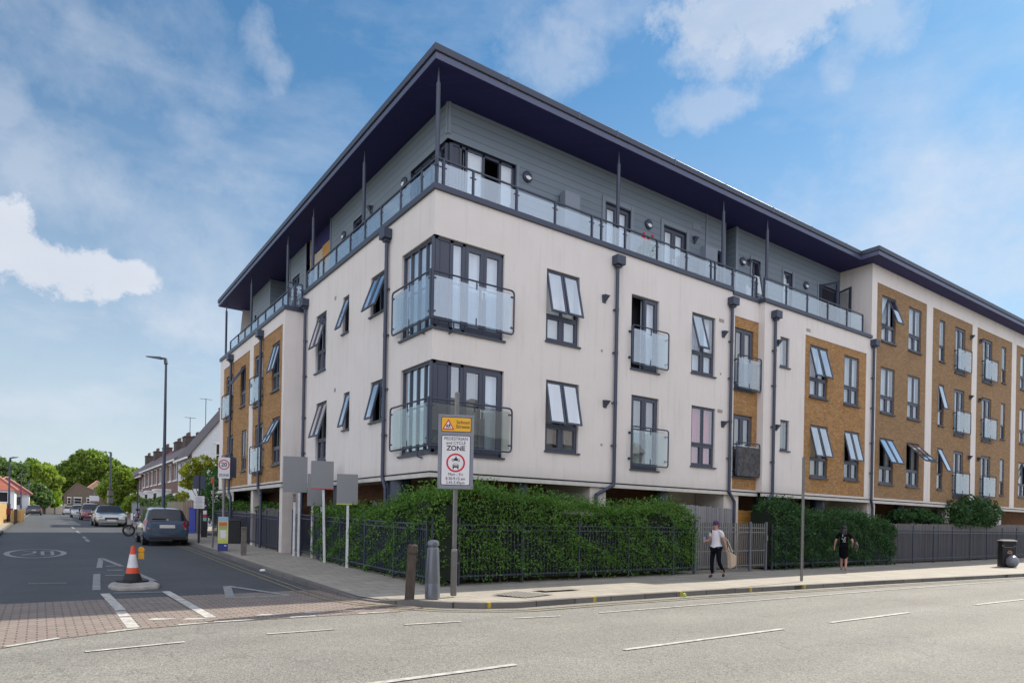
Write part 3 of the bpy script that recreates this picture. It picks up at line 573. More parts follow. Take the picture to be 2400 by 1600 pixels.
# roof
ROOF = MB(); poly = [(-.09, -.09), (18.98, -.09), (18.98, -.78), (60, -.78), (60, 13), (13, 13), (13, 22.58), (-.09, 22.58)]
ROOF.prism(poly, 12.03, 12.30)
rf = ROOF.build('roof', ROOFTOP, BLD)
q = MB(); q.add([(x, y, 12.0) for x, y in poly], [tuple(range(8))]); q.build('soffit', SOFFIT, rf)
def edge(mb, P, w, z0, z1, out):
    for (ax, ay), (bx, by) in zip(P[:-1], P[1:]):
        t = Vector((bx-ax, by-ay)).normalized(); n = Vector((t.y, -t.x))
        a0 = Vector((ax, ay)) - n*w + t*(-out if out else 0); mb_ = [Vector((ax, ay))-t*out, Vector((bx, by))+t*out]
        x0, x1 = sorted((mb_[0].x + min(0, n.x*w), mb_[1].x + max(0, n.x*w))) if abs(t.x) > .5 else sorted((ax, ax+n.x*w))
        y0, y1 = sorted((mb_[0].y, mb_[1].y)) if abs(t.y) > .5 else sorted((ay, ay+n.y*w))
        if abs(t.x) > .5: x0, x1 = sorted((mb_[0].x, mb_[1].x))
        mb.box(x0, x1, y0, y1, z0, z1)
q = MB()
q.box(-.11, 19.0, -.11, -.09, 12.0, 12.135); q.box(-.11, -.09, -.09, 22.6, 12.0, 12.135); q.box(18.96, 18.98, -.80, -.11, 12.0, 12.135); q.box(18.98, 60, -.80, -.78, 12.0, 12.135); q.box(-.09, 13, 22.58, 22.6, 12.0, 12.3)
q.build('fascia', FASCIA, rf)
q = MB()
q.box(-.15, 18.96, -.15, -.09, 12.165, 12.33); q.box(-.15, -.09, -.09, 22.6, 12.165, 12.33); q.box(18.92, 18.98, -.84, -.15, 12.165, 12.33); q.box(18.98, 60, -.84, -.78, 12.165, 12.33)
q.build('gutter', METAL, rf, bevel=.01)
q = MB()
for x in (1.9, 4.2, 5.6, 8.0, 10.4, 13.0, 15.4, 17.8, 21, 24, 27, 30): y = -.155 if x < 19 else -.845; q.box(x-.02, x+.02, y, y+.01, 12.16, 12.335)
q.build('gutter_joint', FASCIA, rf)
# props
for x, y in [(.10, .12), (5.93, .12), (10.66, .12), (12.98, .06), (.12, 4.5), (.12, 8.85), (.12, 11.7), (.12, 16.95), (.12, 21.8)]:
    z0 = 9.2 if y < 9 else 8.6
    q = MB(); q.tube((x, y, z0), (x, y, z0+.14), .018); q.tube((x, y, z0+.13), (x, y, 11.62), .052, n=14); q.tube((x, y, 11.62), (x, y, 11.99), .03, .014)
    q.build('roof_prop', METAL, BLD, smooth=True)
# undercroft
q = MB(); hz = [(2.9, 3.9, 1.0, 2.1), (7.0, 7.9, .9, 2.0), (9.0, 9.6, .9, 1.9), (13.6, 14.3, .1, 2.0), (17.4, 18.4, .9, 2.0)]
q.xf = lambda p: (p[0], 2.0-p[1], p[2]); wall(q, 1.8, 60, 0, 2.56, hz, .1)
q.xf = lambda p: (1.8-p[1], p[0], p[2]); wall(q, 2.0, 22.2, 0, 2.56, [(4, 5, .9, 2), (7, 8, .9, 2.0)], .1)
q.build('undercroft_wall', BRICKD, BLD); q = MB(); [q.box(h[0]-.05, h[1]+.05, 2.12, 2.14, h[2]-.05, h[3]+.05) for h in hz]; [q.box(1.92, 1.94, a, a+1.1, .85, 2.05) for a in (3.95, 6.95)]; q.build('undercroft_window', CARGLASS, BLD)
q = MB(); q.box(-.63, -.02, 9.29, 9.62, .15, 2.56); q.build('pier', RENDER, BLD)
for bx in [(5.0, 5.6, .05, 1.99, 0, 2.56), (10.85, 11.62, .05, 1.2, 0, 2.56), (9.5, 10.84, 1.2, 1.4, 0, 2.56), (19.7, 20.3, -.17, 1.9, 0, 2.56), (18.4, 19.69, 1.4, 1.9, 0, 2.56), (26.8, 27.3, -.17, 1.9, 0, 2.56), (33, 33.5, -.17, 1.9, 0, 2.56), (-.6, -.3, 13.2, 13.55, .2, 2.55)]: q = MB(); q.box(*bx); q.build('pier', RENDER, BLD)
for x, y, r in [(2.86, .3, .15), (8.2, .3, .18), (13.35, .35, .25), (16.85, .3, .26), (.3, 2.15, .28), (.25, 2.75, .12), (.3, 6.5, .18), (23.4, .3, .2), (30.5, .3, .2)]:
    q = MB(); q.tube((x, y, 0), (x, y, 2.56), r, n=24); q.build('column', METAL, BLD, smooth=True)
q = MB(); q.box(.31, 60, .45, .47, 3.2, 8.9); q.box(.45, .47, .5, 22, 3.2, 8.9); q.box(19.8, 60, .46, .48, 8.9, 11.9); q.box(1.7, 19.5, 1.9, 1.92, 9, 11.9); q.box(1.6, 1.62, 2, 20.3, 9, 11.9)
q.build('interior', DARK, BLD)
for x in (2.98,): pass

# windows
def mullion_frame(q, a, b, c, d, t=.055, d0=-.13, d1=-.07):
    q.box(a, a+t, d0, d1, c, d); q.box(b-t, b, d0, d1, c, d); q.box(a+t, b-t, d0, d1, d-t, d); q.box(a+t, b-t, d0, d1, c, c+t)
def hinge(fr, zt, dd, ang):
    ca, sa = math.cos(R(ang)), math.sin(R(ang))
    def f(p):
        d, z = p[1]-dd, p[2]-zt
        return fr((p[0], dd + d*ca - z*sa, zt + z*ca + d*sa))
    return f
def sash(win, fr, a, b, c, d, ang, glass=None, cur=None):
    f = hinge(fr, d, -.07, ang)
    q = MB(f); g_ = glass or (GLASSF if ang else GLASS); t = .05
    q.box(a, a+t, -.085, -.045, c, d); q.box(b-t, b, -.085, -.045, c, d); q.box(a+t, b-t, -.085, -.045, d-t, d); q.box(a+t, b-t, -.085, -.045, c, c+t)
    q.quad((a+t, -.062, c+t), (b-t, -.062, c+t), (b-t, -.062, d-t), (a+t, -.062, d-t), 1)
    q.build('sash', [FRAME, g_], win)
def pane(win, fr, rects, glass=None):
    q = MB(fr)
    for a, b, c, d in rects: q.quad((a, -.10, c), (b, -.10, c), (b, -.10, d), (a, -.10, d))
    q.build('pane', glass or GLASS, win)
def curtain(win, fr, a, b, c, d, m, folds=True):
    if m is DARK: return
    q = MB(fr); n = max(4, int((b-a)/.07)) if m in (NET, NETG, PINK, BEIGE) else 1
    for i in range(n):
        x0, x1 = a+(b-a)*i/n, a+(b-a)*(i+1)/n; w0 = .016*math.sin(i*1.9)+.008*math.sin(i*.7) if n > 1 else 0; w1 = .016*math.sin((i+1)*1.9)+.008*math.sin((i+1)*.7) if n > 1 else 0
        q.quad((x0, -.2+w0, c), (x1, -.2+w1, c), (x1, -.2+w1, d), (x0, -.2+w0, d))
    q.build('curtain', m, win, smooth=True)
def handle(q, x, z):
    q.box(x-.012, x+.012, -.04, -.025, z-.11, z+.11); q.box(x-.01, x+.09, -.025, -.012, z+.06, z+.08)
for i, (fr, a, b, c, d, kind, op, cur) in enumerate(WIN):
    q = MB(fr); brick = any(P[0] is fr and P[1]-.01 <= a and b <= P[2]+.01 for P in PAN)
    mullion_frame(q, a, b, c, d); mid = (a+b)/2; low = []
    zt = d - (d-c)*.635
    if kind == 'pair':
        q.box(mid-.035, mid+.035, -.13, -.07, c+.05, d-.05); q.box(a+.05, b-.05, -.129, -.068, zt-.045, zt+.045)
    if kind == 'tall': q.box(a+.05, b-.05, -.13, -.07, zt-.04, zt+.04)
    if kind in ('wide', 'doors'): q.box(mid-.03, mid+.03, -.13, -.07, c+.05, d-.05)
    nm = 'french_window' if kind == 'doors' else 'window'
    wn = q.build(nm, FRAME, BLD)
    if kind == 'pair':
        sash(wn, fr, a+.03, mid-.01, zt+.01, d-.03, op[0]); sash(wn, fr, mid+.01, b-.03, zt+.01, d-.03, op[1])
        pane(wn, fr, [(a+.1, mid-.07, c+.1, zt-.07), (mid+.07, b-.1, c+.1, zt-.07)])
        q = MB(fr)
        for x0, x1 in ((a+.05, mid-.035), (mid+.035, b-.05)):
            q.box(x0, x1, -.115, -.06, c+.05, c+.1); q.box(x0, x1, -.115, -.06, zt-.08, zt-.04); q.box(x0, x0+.05, -.115, -.06, c+.1, zt-.08); q.box(x1-.05, x1, -.115, -.06, c+.1, zt-.08)
        q.build('lower_light', FRAME, wn)
    elif kind == 'tall':
        sash(wn, fr, a+.03, b-.03, zt+.01, d-.03, op[0]); pane(wn, fr, [(a+.07, b-.07, c+.07, zt-.04)])
    elif kind == 'single': sash(wn, fr, a+.03, b-.03, c+.03, d-.03, op[0])
    elif kind == 'wide': sash(wn, fr, a+.03, mid-.01, c+.03, d-.03, op[0]); sash(wn, fr, mid+.01, b-.03, c+.03, d-.03, op[1])
    elif kind == 'doors':
        openleft = (fr is FR and a < 7 and d > 7)
        for k, (x0, x1) in enumerate(((a+.055, mid-.005), (mid+.005, b-.055))):
            if openleft and k == 0: continue
            q = MB(fr); t = .085
            q.box(x0, x0+t, -.12, -.05, c+.05, d-.05); q.box(x1-t, x1, -.12, -.05, c+.05, d-.05); q.box(x0+t, x1-t, -.12, -.05, d-.05-t, d-.05); q.box(x0+t, x1-t, -.12, -.05, c+.05, c+.05+t*1.6)
            q.quad((x0+t, -.085, c+.05+t*1.6), (x1-t, -.085, c+.05+t*1.6), (x1-t, -.085, d-.05-t), (x0+t, -.085, d-.05-t), 1)
            q.build('door_leaf', [FRAME, GLASS], wn)
        q = MB(fr); handle(q, mid-.05, c+1.0); handle(q, mid+.05, c+1.0); q.build('handle', CHROME, wn)
        if openleft: curtain(wn, fr, mid, b-.04, c+.04, d-.04, cur); cur = DARK
    frac = 1.0
    if cur is NETG and kind == 'pair': curtain(wn, fr, a+.04, a+(b-a)*.36, c+.04, d-.04, cur); curtain(wn, fr, b-(b-a)*.3, b-.04, c+.04, d-.04, cur)
    else: curtain(wn, fr, a+.04, b-.04, c+.04, d-.04, cur)
    if fr not in (FT, FU):
        q = MB(fr); q.box(a-.03, b+.04, -.12, .055, c-.045, c-.004); q.build('sill', METAL, wn)
# corner windows
def corner_window(z0, z1, xr, yl, cur):
    q = MB(FR)
    for x in (.0, .46, .80, xr-.06): q.box(x+.002, x+(.09 if x else .07), -.13, -.06, z0, z1)
    q.box(.05, xr-.003, -.13, -.06, z1-.07, z1-.003); q.box(.05, xr-.003, -.13, -.06, z0+.003, z0+.08); q.box(.09, .46, -.11, -.08, z0+.08, z1-.07)
    q.box(.2, .22, -.08, -.07, z0+.08, z1-.07)
    q.xf = FL
    n = 4; t = .05
    for k in range(n+1): y = .06+(yl-.1)*k/n; q.box(y, y+t, -.13, -.06, z0+.003, z1-.003)
    q.box(.06, yl-.003, -.13, -.055, z1-.07, z1-.003); q.box(.06, yl-.003, -.13, -.055, z0+.003, z0+.08)
    wn = q.build('corner_window', FRAME, BLD)
    pane(wn, FR, [(.55, .80, z0+.08, z1-.07)]); pane(wn, FL, [(.1, yl-.05, z0+.08, z1-.07)], GLASSF)
    m_ = (.89+xr-.06)/2
    for x0, x1 in ((.89, m_-.004), (m_+.004, xr-.06)):
        q = MB(FR); t = .085; c, d = z0+.06, z1-.07
        q.box(x0, x0+t, -.12, -.05, c, d); q.box(x1-t, x1, -.12, -.05, c, d); q.box(x0+t, x1-t, -.12, -.05, d-t, d); q.box(x0+t, x1-t, -.12, -.05, c, c+t*1.5)
        q.quad((x0+t, -.085, c+t*1.5), (x1-t, -.085, c+t*1.5), (x1-t, -.085, d-t), (x0+t, -.085, d-t), 1); q.build('door_leaf', [FRAME, GLASS], wn)
    q = MB(FR); handle(q, m_-.05, z0+1.02); handle(q, m_+.05, z0+1.02); q.build('handle', CHROME, wn)
    if cur is NET: curtain(wn, FR, .5, xr-.05, z0+.05, z1-.05, NET)
    else: curtain(wn, FR, 1.42, xr-.05, z0+.05, z1-.05, NET); curtain(wn, FR, .5, 1.3, z0+.05, z1-.05, NETG)
    curtain(wn, FL, .3, yl-.05, z0+.05, z1-.05, NET)
    q = MB(FR); q.box(-.055, xr+.05, -.1, .055, z0-.05, z0-.004); q.xf = FL; q.box(.1, yl+.05, -.1, .055, z0-.05, z0-.004); q.build('sill', METAL, wn)
corner_window(CW2[0], CW2[1], 1.98, 1.68, NET); corner_window(CW1[0], CW1[1], 2.02, 1.62, NETG)
# top floor corner window, dark doors
q = MB(FT)
for x in (.93, 1.32, 1.5, 2.02, 2.55, 2.98): q.box(x, x+.07, -.16, -.08, 8.98, 11.08)
q.box(.93, 3.05, -.16, -.08, 11.0, 11.075); q.box(1.0, 1.32, -.14, -.1, 8.98, 11.0)
q.xf = FU
for x in (1.11, 1.6, 2.1, 2.6, 3.08): q.box(x, x+.06, -.16, -.08, 8.98, 11.08)
q.box(1.11, 3.15, -.16, -.08, 11.0, 11.075)
wn = q.build('corner_window', FRAME, BLD)
pane(wn, FT, [(1.57, 2.02, 8.98, 11.0), (2.62, 2.98, 8.98, 11.0)]); pane(wn, FU, [(1.17, 1.6, 8.98, 11.), (1.66, 2.1, 8.98, 11.), (2.16, 2.6, 8.98, 11.)])
curtain(wn, FT, 1.5, 2.05, 8.98, 11.0, BLIND); curtain(wn, FT, 2.6, 3.02, 8.98, 11.0, BLIND); curtain(wn, FU, 1.2, 2.2, 8.98, 11.0, NETG)
def open_leaf(fr, a, z0, z1, w_, ang, mat=GLASS):
    ca, sa = math.cos(R(ang)), math.sin(R(ang)); f = lambda p: fr((a+p[0]*ca, p[1]+p[0]*sa, p[2]))
    q = MB(f); t = .08
    q.box(0, t, -.03, .03, z0, z1); q.box(w_-t, w_, -.03, .03, z0, z1); q.box(t, w_-t, -.03, .03, z1-t, z1); q.box(t, w_-t, -.03, .03, z0, z0+.12)
    q.quad((t, 0, z0+.12), (w_-t, 0, z0+.12), (w_-t, 0, z1-t), (t, 0, z1-t), 1); return q
q = MB(FT); mullion_frame(q, 18.05, 19.55, 8.98, 11.2, .05); wn = q.build('french_window', FRAME, BLD)
open_leaf(FT, 18.1, 9.0, 11.15, .72, 75).build('door_leaf', [FRAME, GLASS], wn); open_leaf(FT, 19.5, 9.0, 11.15, .72, 110).build('door_leaf', [FRAME, GLASS], wn)
q = MB(FT); mullion_frame(q, 11.15, 11.96, 8.98, 10.92, .05); q.build('door_frame', FRAME, BLD)

# juliet guards
def rr(pts_fr, a, b, c, d, dd, r=.07):
    P = [(a, dd, c+r), (a, dd, d-r), (a+r*.3, dd, d-r*.3), (a+r, dd, d), (b-r, dd, d), (b-r*.3, dd, d-r*.3), (b, dd, d-r), (b, dd, c+r), (b-r*.3, dd, c+r*.3), (b-r, dd, c), (a+r, dd, c), (a+r*.3, dd, c+r*.3), (a, dd, c+r)]
    return P
def juliet(fr, a, b, c, d, dd=.13, gm=None):
    q = MB(fr); P = rr(fr, a, b, c, d, dd); q.path(P, .021)
    for x in (a, b):
        for z in (c+.18, d-.18): q.tube((x, dd, z), (x, .0, z), .016); q.tube((x, .002, z), (x, .03, z), .04)
    m_ = (a+b)/2
    for z0, z1 in ((c, c+.2), (d, d-.2)): q.box(m_-.012, m_+.012, dd-.012, dd+.012, min(z0, z1), max(z0, z1))
    o = q.build('juliet_guard', METAL, BLD)
    q = MB(fr); q.box(a+.06, b-.06, dd-.008, dd+.004, c+.05, d-.1); q.build('glass_panel', gm or GLASSB, o)
    return o
for fr, a, b, z in [(FR, 6.36, 7.88, H2), (FR, 6.42, 7.94, H1), (FR, 11.22, 12.50, H2-.06), (FR, 11.22, 12.50, H1-.04)]: juliet(fr, a, b, z-2.03, z-.93, gm=GLASSC if z < 6 else None)
for z in (H3b, H2-.02, H1-.03): juliet(FB, 27.42, 29.0, z-2.05, z-.98); juliet(FB, 30.6, 32.2, z-2.05, z-.98)
for z, s in ((D2, 0), (D1, -.2)): juliet(FD, 11.88+s, 13.4+s, z-1.84, z-.82, .1); juliet(FD, 16.62+s, 18.2+s, z-1.84, z-.82, .1)
q = MB(FR); q.box(11.25, 12.47, .16, .166, 3.06, 4.02)
q.build('balcony_screen', pm('ragged_screen', (.07, .068, .07), .95, .6, 9, bump=.4), BLD)
for zc in (6.06, 3.14):                                   # corner guards
    c, d = zc, zc+1.08; e = -.13; xr_, yl_ = 2.2, 1.93
    for fr, L_ in ((lambda p: (p[0], e-p[1], p[2]), xr_), (lambda p: (e-p[1], p[0], p[2]), yl_)):
        q = MB(fr); r = .08
        P = [(e+.05, 0, c), (L_-r, 0, c), (L_-r*.3, 0, c+r*.3), (L_, 0, c+r), (L_, 0, d-r), (L_-r*.3, 0, d-r*.3), (L_-r, 0, d), (e+.05, 0, d)]
        q.path(P, .023); q.box(e+.0, e+.05, -.02, .02, c-.02, d+.03)
        for x in (L_/2,):
            for z0, z1 in ((c, c+.2), (d-.2, d)): q.box(x-.013, x+.013, -.012, .012, z0, z1)
        for z in (c+.16, d-.16): q.box(L_-.1, L_-.02, -.02, .02, z-.02, z+.02); q.box(e+.05, e+.12, -.02, .02, z-.02, z+.02)
        o = q.build('corner_guard', METAL, BLD)
        q = MB(fr); q.box(e+.08, L_-.07, -.006, .006, c+.05, d-.1); q.build('glass_panel', GLASSB if zc > 5 else GLASSC, o)
    for P in ([(.48, e, c), (.48, e, c-.22), (.42, -.02, c-.26)], [(e, .42, c), (e, .42, c-.22), (-.02, .36, c-.26)]): q = MB(); q.path(P, .02); q.build('guard_bracket', METAL, BLD)
# terrace balustrades
def balustrade(fr, posts, z0, z1, breaks=()):
    q = MB(fr); q.box(posts[0], posts[-1], -.02, .02, z1-.035, z1); o = q.build('terrace_rail', METAL, BLD)
    for x in posts:
        q = MB(fr); q.box(x-.022, x+.022, -.03, .03, z0, z1-.036); q.box(x-.09, x-.022, -.01, .01, z1-.22, z1-.19); q.box(x+.022, x+.09, -.01, .01, z1-.22, z1-.19); q.build('post', METAL, o)
    for a, b in zip(posts[:-1], posts[1:]):
        if b-a < .15: continue
        q = MB(fr); q.box(a+.05, b-.05, -.005, .005, z0+.03, z1-.1); q.build('glass_panel', GLASSB, o)
off = lambda f, d: (lambda p: f((p[0], p[1]-d, p[2])))
balustrade(off(FR, .06), [.06, .24, 1.06, 2.35, 3.6, 4.9, 5.25, 6.17, 7.5, 8.82, 10.0, 10.2, 11.1], 9.21, 9.87)
balustrade(off(FR, .06), [11.14, 12.2, 12.42], 9.11, 9.87); balustrade(off(FB, .1), [12.6, 13.89, 15.21, 16.58, 17.95, 19.15], 9.1, 9.87)
balustrade(off(FL, .06), [.06, .78, 1.92, 3.11, 4.2, 5.3, 6.45, 7.6, 8.1, 9.2], 9.21, 9.87)
balustrade(off(FD, .12), [9.36, 9.95, 10.97, 12.13, 13.19, 14.2, 15.2, 16.3, 17.75], 8.6, 9.16)
balustrade(lambda p: (p[0], 9.36-p[1], p[2]), [-.54, -.3, -.06], 8.6, 9.45)
# terrace clutter
for bx in [(4.55, 5.1, .06, .3, 9.75, 10.75), (10.35, 10.95, .3, .55, 9.4, 10.6)]: q = MB(FT); q.box(*bx); q.build('screen_panel', TRIM, BLD)
# downpipes
def downpipe(fr, s, zt, kink=None, zb=0.0, L=0, rad=.05, dd=.08):
    q = MB(fr); 
    if kink is None: pts = [(s, dd, zt), (s, dd, zb)]
    else: pts = [(s, dd, zt), (s, dd, 2.5), (s+kink, dd*.4, 2.2), (s+kink, dd*.4, zb)]
    for a, b in zip(pts[:-1], pts[1:]): q.tube(a, b, rad, n=12)
    for z in (7.4, 6.2, 4.8, 3.6): q.tube((s, dd, z-.05), (s, dd, z+.05), rad*1.12, n=12); q.box(s-.09, s-.04, 0, dd, z-.015, z+.015)
    o = q.build('downpipe', METAL, BLD, smooth=True)
    q = MB(fr); q.box(s-.16, s+.16, .004, .24, zt-.03, zt+.22); q.box(s-.09, s+.09, .03, .17, zt-.1, zt-.03); q.build('hopper', METAL, o, bevel=.01)
downpipe(FR, 5.78, 8.68, -.62); downpipe(FR, 10.95, 8.60, .35); downpipe(FB, 13.02, 8.52, -.28); downpipe(FB, 19.74, 8.7, .2)
downpipe(FL, 2.44, 8.72, -.1); downpipe(FL, 8.95, 8.6, None); downpipe(FD, 12.0, 8.1, -.25, .2); downpipe(FD, 16.7, 8.1, -.2, .3)
# wall lights and vents
def disc(fr, s, z):
    f = lambda p: fr((s+p[0], p[2], z+p[1])); q = MB(f); q.lathe([(0, .0), (.15, .0), (.15, .05), (.12, .08), (.11, .085), (0, .085)], n=22)
    o = q.build('wall_light', METAL, BLD, smooth=True); q = MB(f); q.add([(0, 0, .1)] + [(.1*math.cos(t), .1*math.sin(t), .088) for t in np.linspace(math.pi*1.08, math.pi*1.92, 12)], [(0, i, i+1) for i in range(1, 12)]); q.build('diffuser', WHITE, o)
for s, z in ((3.42, 10.92), (8.2, 10.92), (13.05, 10.92), (17.1, 10.95)): disc(FT, s, z-.05)
for s, z in ((3.5, 10.9), (8.07, 10.95)): disc(FU, s, z)
def cowl(fr, s, z):
    q = MB(fr); q.add([(s-.09, .003, z+.09), (s+.09, .003, z+.09), (s+.09, .16, z+.07), (s-.09, .16, z+.07), (s-.07, .003, z-.12), (s+.07, .003, z-.12), (s+.02, .05, z-.1), (s-.02, .05, z-.1)], [(0,1,2,3), (0,3,7,4), (1,5,6,2), (3,2,6,7), (4,7,6,5)]); q.build('vent_cowl', METAL, BLD)
for fr, s, z in [(FR, 5.35, 7.65), (FR, 5.45, 4.75), (FR, 10.6, 7.6), (FR, 10.65, 4.7), (FT, 10.4, 10.95), (FT, 13.4, 10.92), (FU, 5.8, 11.0), (FB, 13.25, 7.72), (FB, 13.25, 4.82), (FB, 29.2, 10.7), (FB, 30.3, 10.7), (FB, 29.2, 7.8), (FB, 30.3, 7.8), (FB, 29.2, 4.9), (FB, 30.3, 4.9)]: cowl(fr, s, z)
for fr, s, z, w_, h_ in [(FR, 10.5, 8.02, .12, .05), (FR, 10.5, 5.1, .12, .05), (FB, 15.15, 8.5, .12, .05), (FR, 5.3, 6.2, .03, .03), (FR, 5.35, 3.6, .03, .03), (FR, 10.5, 6.3, .03, .03), (FL, 6.3, 8.2, .06, .05), (FL, 6.2, 5.35, .06, .05), (FT, 10.53, 11.42, .2, .1)]:
    q = MB(fr); q.box(s-w_, s+w_, .002, .014, z-h_, z+h_); q.build('air_brick', pm('airbrick', (.33, .29, .27), .8, .2) if fr is not FT else TRIM, BLD)

# ================================================================== foliage
def leaf_mesh(name, P, size, mat, parent=None, N=None, spread=1.0, aspect=.6):
    """one small pointed leaf quad per point"""
    n = len(P); P = np.asarray(P, float)
    d = rng.normal(size=(n, 3)); 
    if N is not None: d = d*spread + np.asarray(N)
    d /= np.linalg.norm(d, axis=1)[:, None]+1e-9
    a = rng.normal(size=(n, 3)); a -= (a*d).sum(1)[:, None]*d; a /= np.linalg.norm(a, axis=1)[:, None]+1e-9
    b = np.cross(d, a); s = (np.asarray(size)*rng.uniform(.6, 1.4, n))[:, None]
    V = np.empty((n, 4, 3)); V[:, 0] = P-a*s; V[:, 1] = P+b*s*aspect; V[:, 2] = P+a*s; V[:, 3] = P-b*s*aspect
    me = bpy.data.meshes.new(name); me.vertices.add(4*n); me.vertices.foreach_set('co', V.reshape(-1))
    me.loops.add(4*n); me.loops.foreach_set('vertex_index', np.arange(4*n)); me.polygons.add(n); me.polygons.foreach_set('loop_start', np.arange(n)*4)
    me.update(); me.validate(); me.materials.append(mat)
    o = bpy.data.objects.new(name, me); COL.objects.link(o)
    if parent: o.parent = parent
    return o
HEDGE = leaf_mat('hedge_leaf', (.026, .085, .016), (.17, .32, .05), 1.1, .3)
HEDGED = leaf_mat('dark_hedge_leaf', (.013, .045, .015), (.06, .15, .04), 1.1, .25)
SHOOT = leaf_mat('young_leaf', (.06, .13, .03), (.22, .36, .10), 1.1, .35)
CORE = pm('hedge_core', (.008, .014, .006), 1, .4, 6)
def hfun(seed):
    ph = [random.uniform(0, 6.28) for _ in range(6)]
    return lambda s: .07*math.sin(s*1.7+ph[0])+.05*math.sin(s*3.9+ph[1])+.04*math.sin(s*8.3+ph[2])
def hedge(root, segs, n, mat, size=.032, core=True):
    """segs: (x0, x1, y0, y1, z0, [(s, height)...], axis)"""
    pts = []
    cm_ = MB()
    for (x0, x1, y0, y1, z0, prof, ax, share) in segs:
        hf = hfun(0); k = int(n*share)
        s0, s1 = (x0, x1) if ax == 'x' else (y0, y1); w0, w1 = (y0, y1) if ax == 'x' else (x0, x1)
        s = rng.uniform(s0, s1, k); top = np.interp(s, [q[0] for q in prof], [q[1] for q in prof]) + np.array([hf(v) for v in s])
        kind = rng.uniform(size=k); u = rng.uniform(size=k)
        lump = .06*np.sin(s*5.1)+.05*np.sin(s*11.7+1)
        z = z0 + (top-z0)*rng.uniform(0, 1, k)**.85
        dep = np.abs(rng.normal(0, .09, k)) + lump*.5 + .05*np.sin(z*9+s*4)
        w_ = w0 + dep - .02
        on_top = kind > .62; w_ = np.where(on_top, rng.uniform(w0, w1, k), w_); z = np.where(on_top, top + rng.normal(-.03, .05, k), z)
        spike = kind > .93; z = np.where(spike, top + rng.uniform(0, .26, k), z)
        back = (kind > .55) & (kind <= .62); w_ = np.where(back, w1, w_)
        # thinner low down: gaps where the railing shows
        keep = (z > z0+.28) | (rng.uniform(size=k) < .35); gap = (np.sin(s*1.3+2)*np.sin(z*3.1+s) > .62) & ~on_top & (rng.uniform(size=k) < .7)
        keep &= ~gap
        A = np.stack([s, w_, z], 1) if ax == 'x' else np.stack([w_, s, z], 1); pts.append(A[keep])
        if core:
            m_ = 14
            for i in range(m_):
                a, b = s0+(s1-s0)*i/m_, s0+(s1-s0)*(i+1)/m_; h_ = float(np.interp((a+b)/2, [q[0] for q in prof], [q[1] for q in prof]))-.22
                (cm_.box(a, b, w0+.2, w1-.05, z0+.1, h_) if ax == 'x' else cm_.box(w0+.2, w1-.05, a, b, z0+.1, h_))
    leaf_mesh('foliage', np.concatenate(pts), size, mat, root, aspect=.5)
    sh = []
    for (x0, x1, y0, y1, z0, prof, ax, share) in segs:
        s0, s1 = (x0, x1) if ax == 'x' else (y0, y1); w0, w1 = (y0, y1) if ax == 'x' else (x0, x1)
        for _ in range(int((s1-s0)*34)):
            s_ = random.uniform(s0, s1); ww = random.uniform(w0+.05, w1); tp = float(np.interp(s_, [q[0] for q in prof], [q[1] for q in prof])); ln = random.uniform(.08, .38)*(1.0 if random.random() < .4 else .6); dx, dy = random.uniform(-.2, .2), random.uniform(-.25, .15)
            k = int(ln/.022); tt = np.arange(k)/max(1, k)*ln; A = np.stack([s_+dx*tt, ww+dy*tt, tp-.08+tt], 1) + rng.normal(0, .012, (k, 3)); sh.append(A if ax == 'x' else A[:, [1, 0, 2]])
    leaf_mesh('young_shoots', np.concatenate(sh), size*.75, SHOOT, root, aspect=.45)
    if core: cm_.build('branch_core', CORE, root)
h1 = thing('hedge', 'tall clipped green hedge wrapping the building corner behind the railings', 'hedge', (0, 0, 0))
hedge(h1, [(-.4, 8.35, -.96, -.05, 0, [(-.4, 1.98), (.3, 2.14), (1.36, 2.16), (2.6, 2.02), (4.0, 1.8), (5.5, 1.86), (7.2, 1.92), (8.4, 1.7)], 'x', .6), (-.44, .15, -.95, 6.9, 0, [(-.7, 1.98), (.5, 1.88), (1.6, 1.7), (2.7, 1.62), (6.9, 1.66)], 'y', .4)], 60000, HEDGE, .030)
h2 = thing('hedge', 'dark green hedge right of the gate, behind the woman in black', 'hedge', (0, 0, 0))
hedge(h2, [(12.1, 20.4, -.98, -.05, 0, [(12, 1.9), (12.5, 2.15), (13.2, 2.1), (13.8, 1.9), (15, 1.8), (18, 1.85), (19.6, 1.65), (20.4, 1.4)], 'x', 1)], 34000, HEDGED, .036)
def bush(root, blobs, n, mat, size, inner=True, zmin=None):
    pts = []; tot = sum(b[3]**2 for b in blobs)
    for (x, y, z, r, *sq) in blobs:
        k = int(n*r*r/tot); d = rng.normal(size=(k, 3)); d /= np.linalg.norm(d, axis=1)[:, None]
        rr_ = r*(1 - np.abs(rng.normal(0, .16, k)))*(1+.13*np.sin(d[:, 0]*7+x*3)*np.sin(d[:, 2]*6+y)+.08*np.sin(d[:, 1]*13+z))
        q = sq[0] if sq else .8; P = d*rr_[:, None]*[1, 1, q] + [x, y, z]
        if zmin is not None: P = P[P[:, 2] > zmin]
        pts.append(P)
    return leaf_mesh('foliage', np.concatenate(pts), size, mat, root, aspect=.6)
b_ = thing('shrub', 'leafy green shrub spilling over the board fence beside the side street', 'shrub'); bush(b_, [(.1, 11.2, 1.7, .5, .5), (0, 12.4, 1.72, .5, .5), (-.1, 13.4, 1.7, .5, .5), (.1, 14.6, 1.75, .55, .5), (-.1, 15.8, 1.8, .5, .5), (-.1, 17.3, 1.8, .6, .5)], 7000, HEDGE, .04)
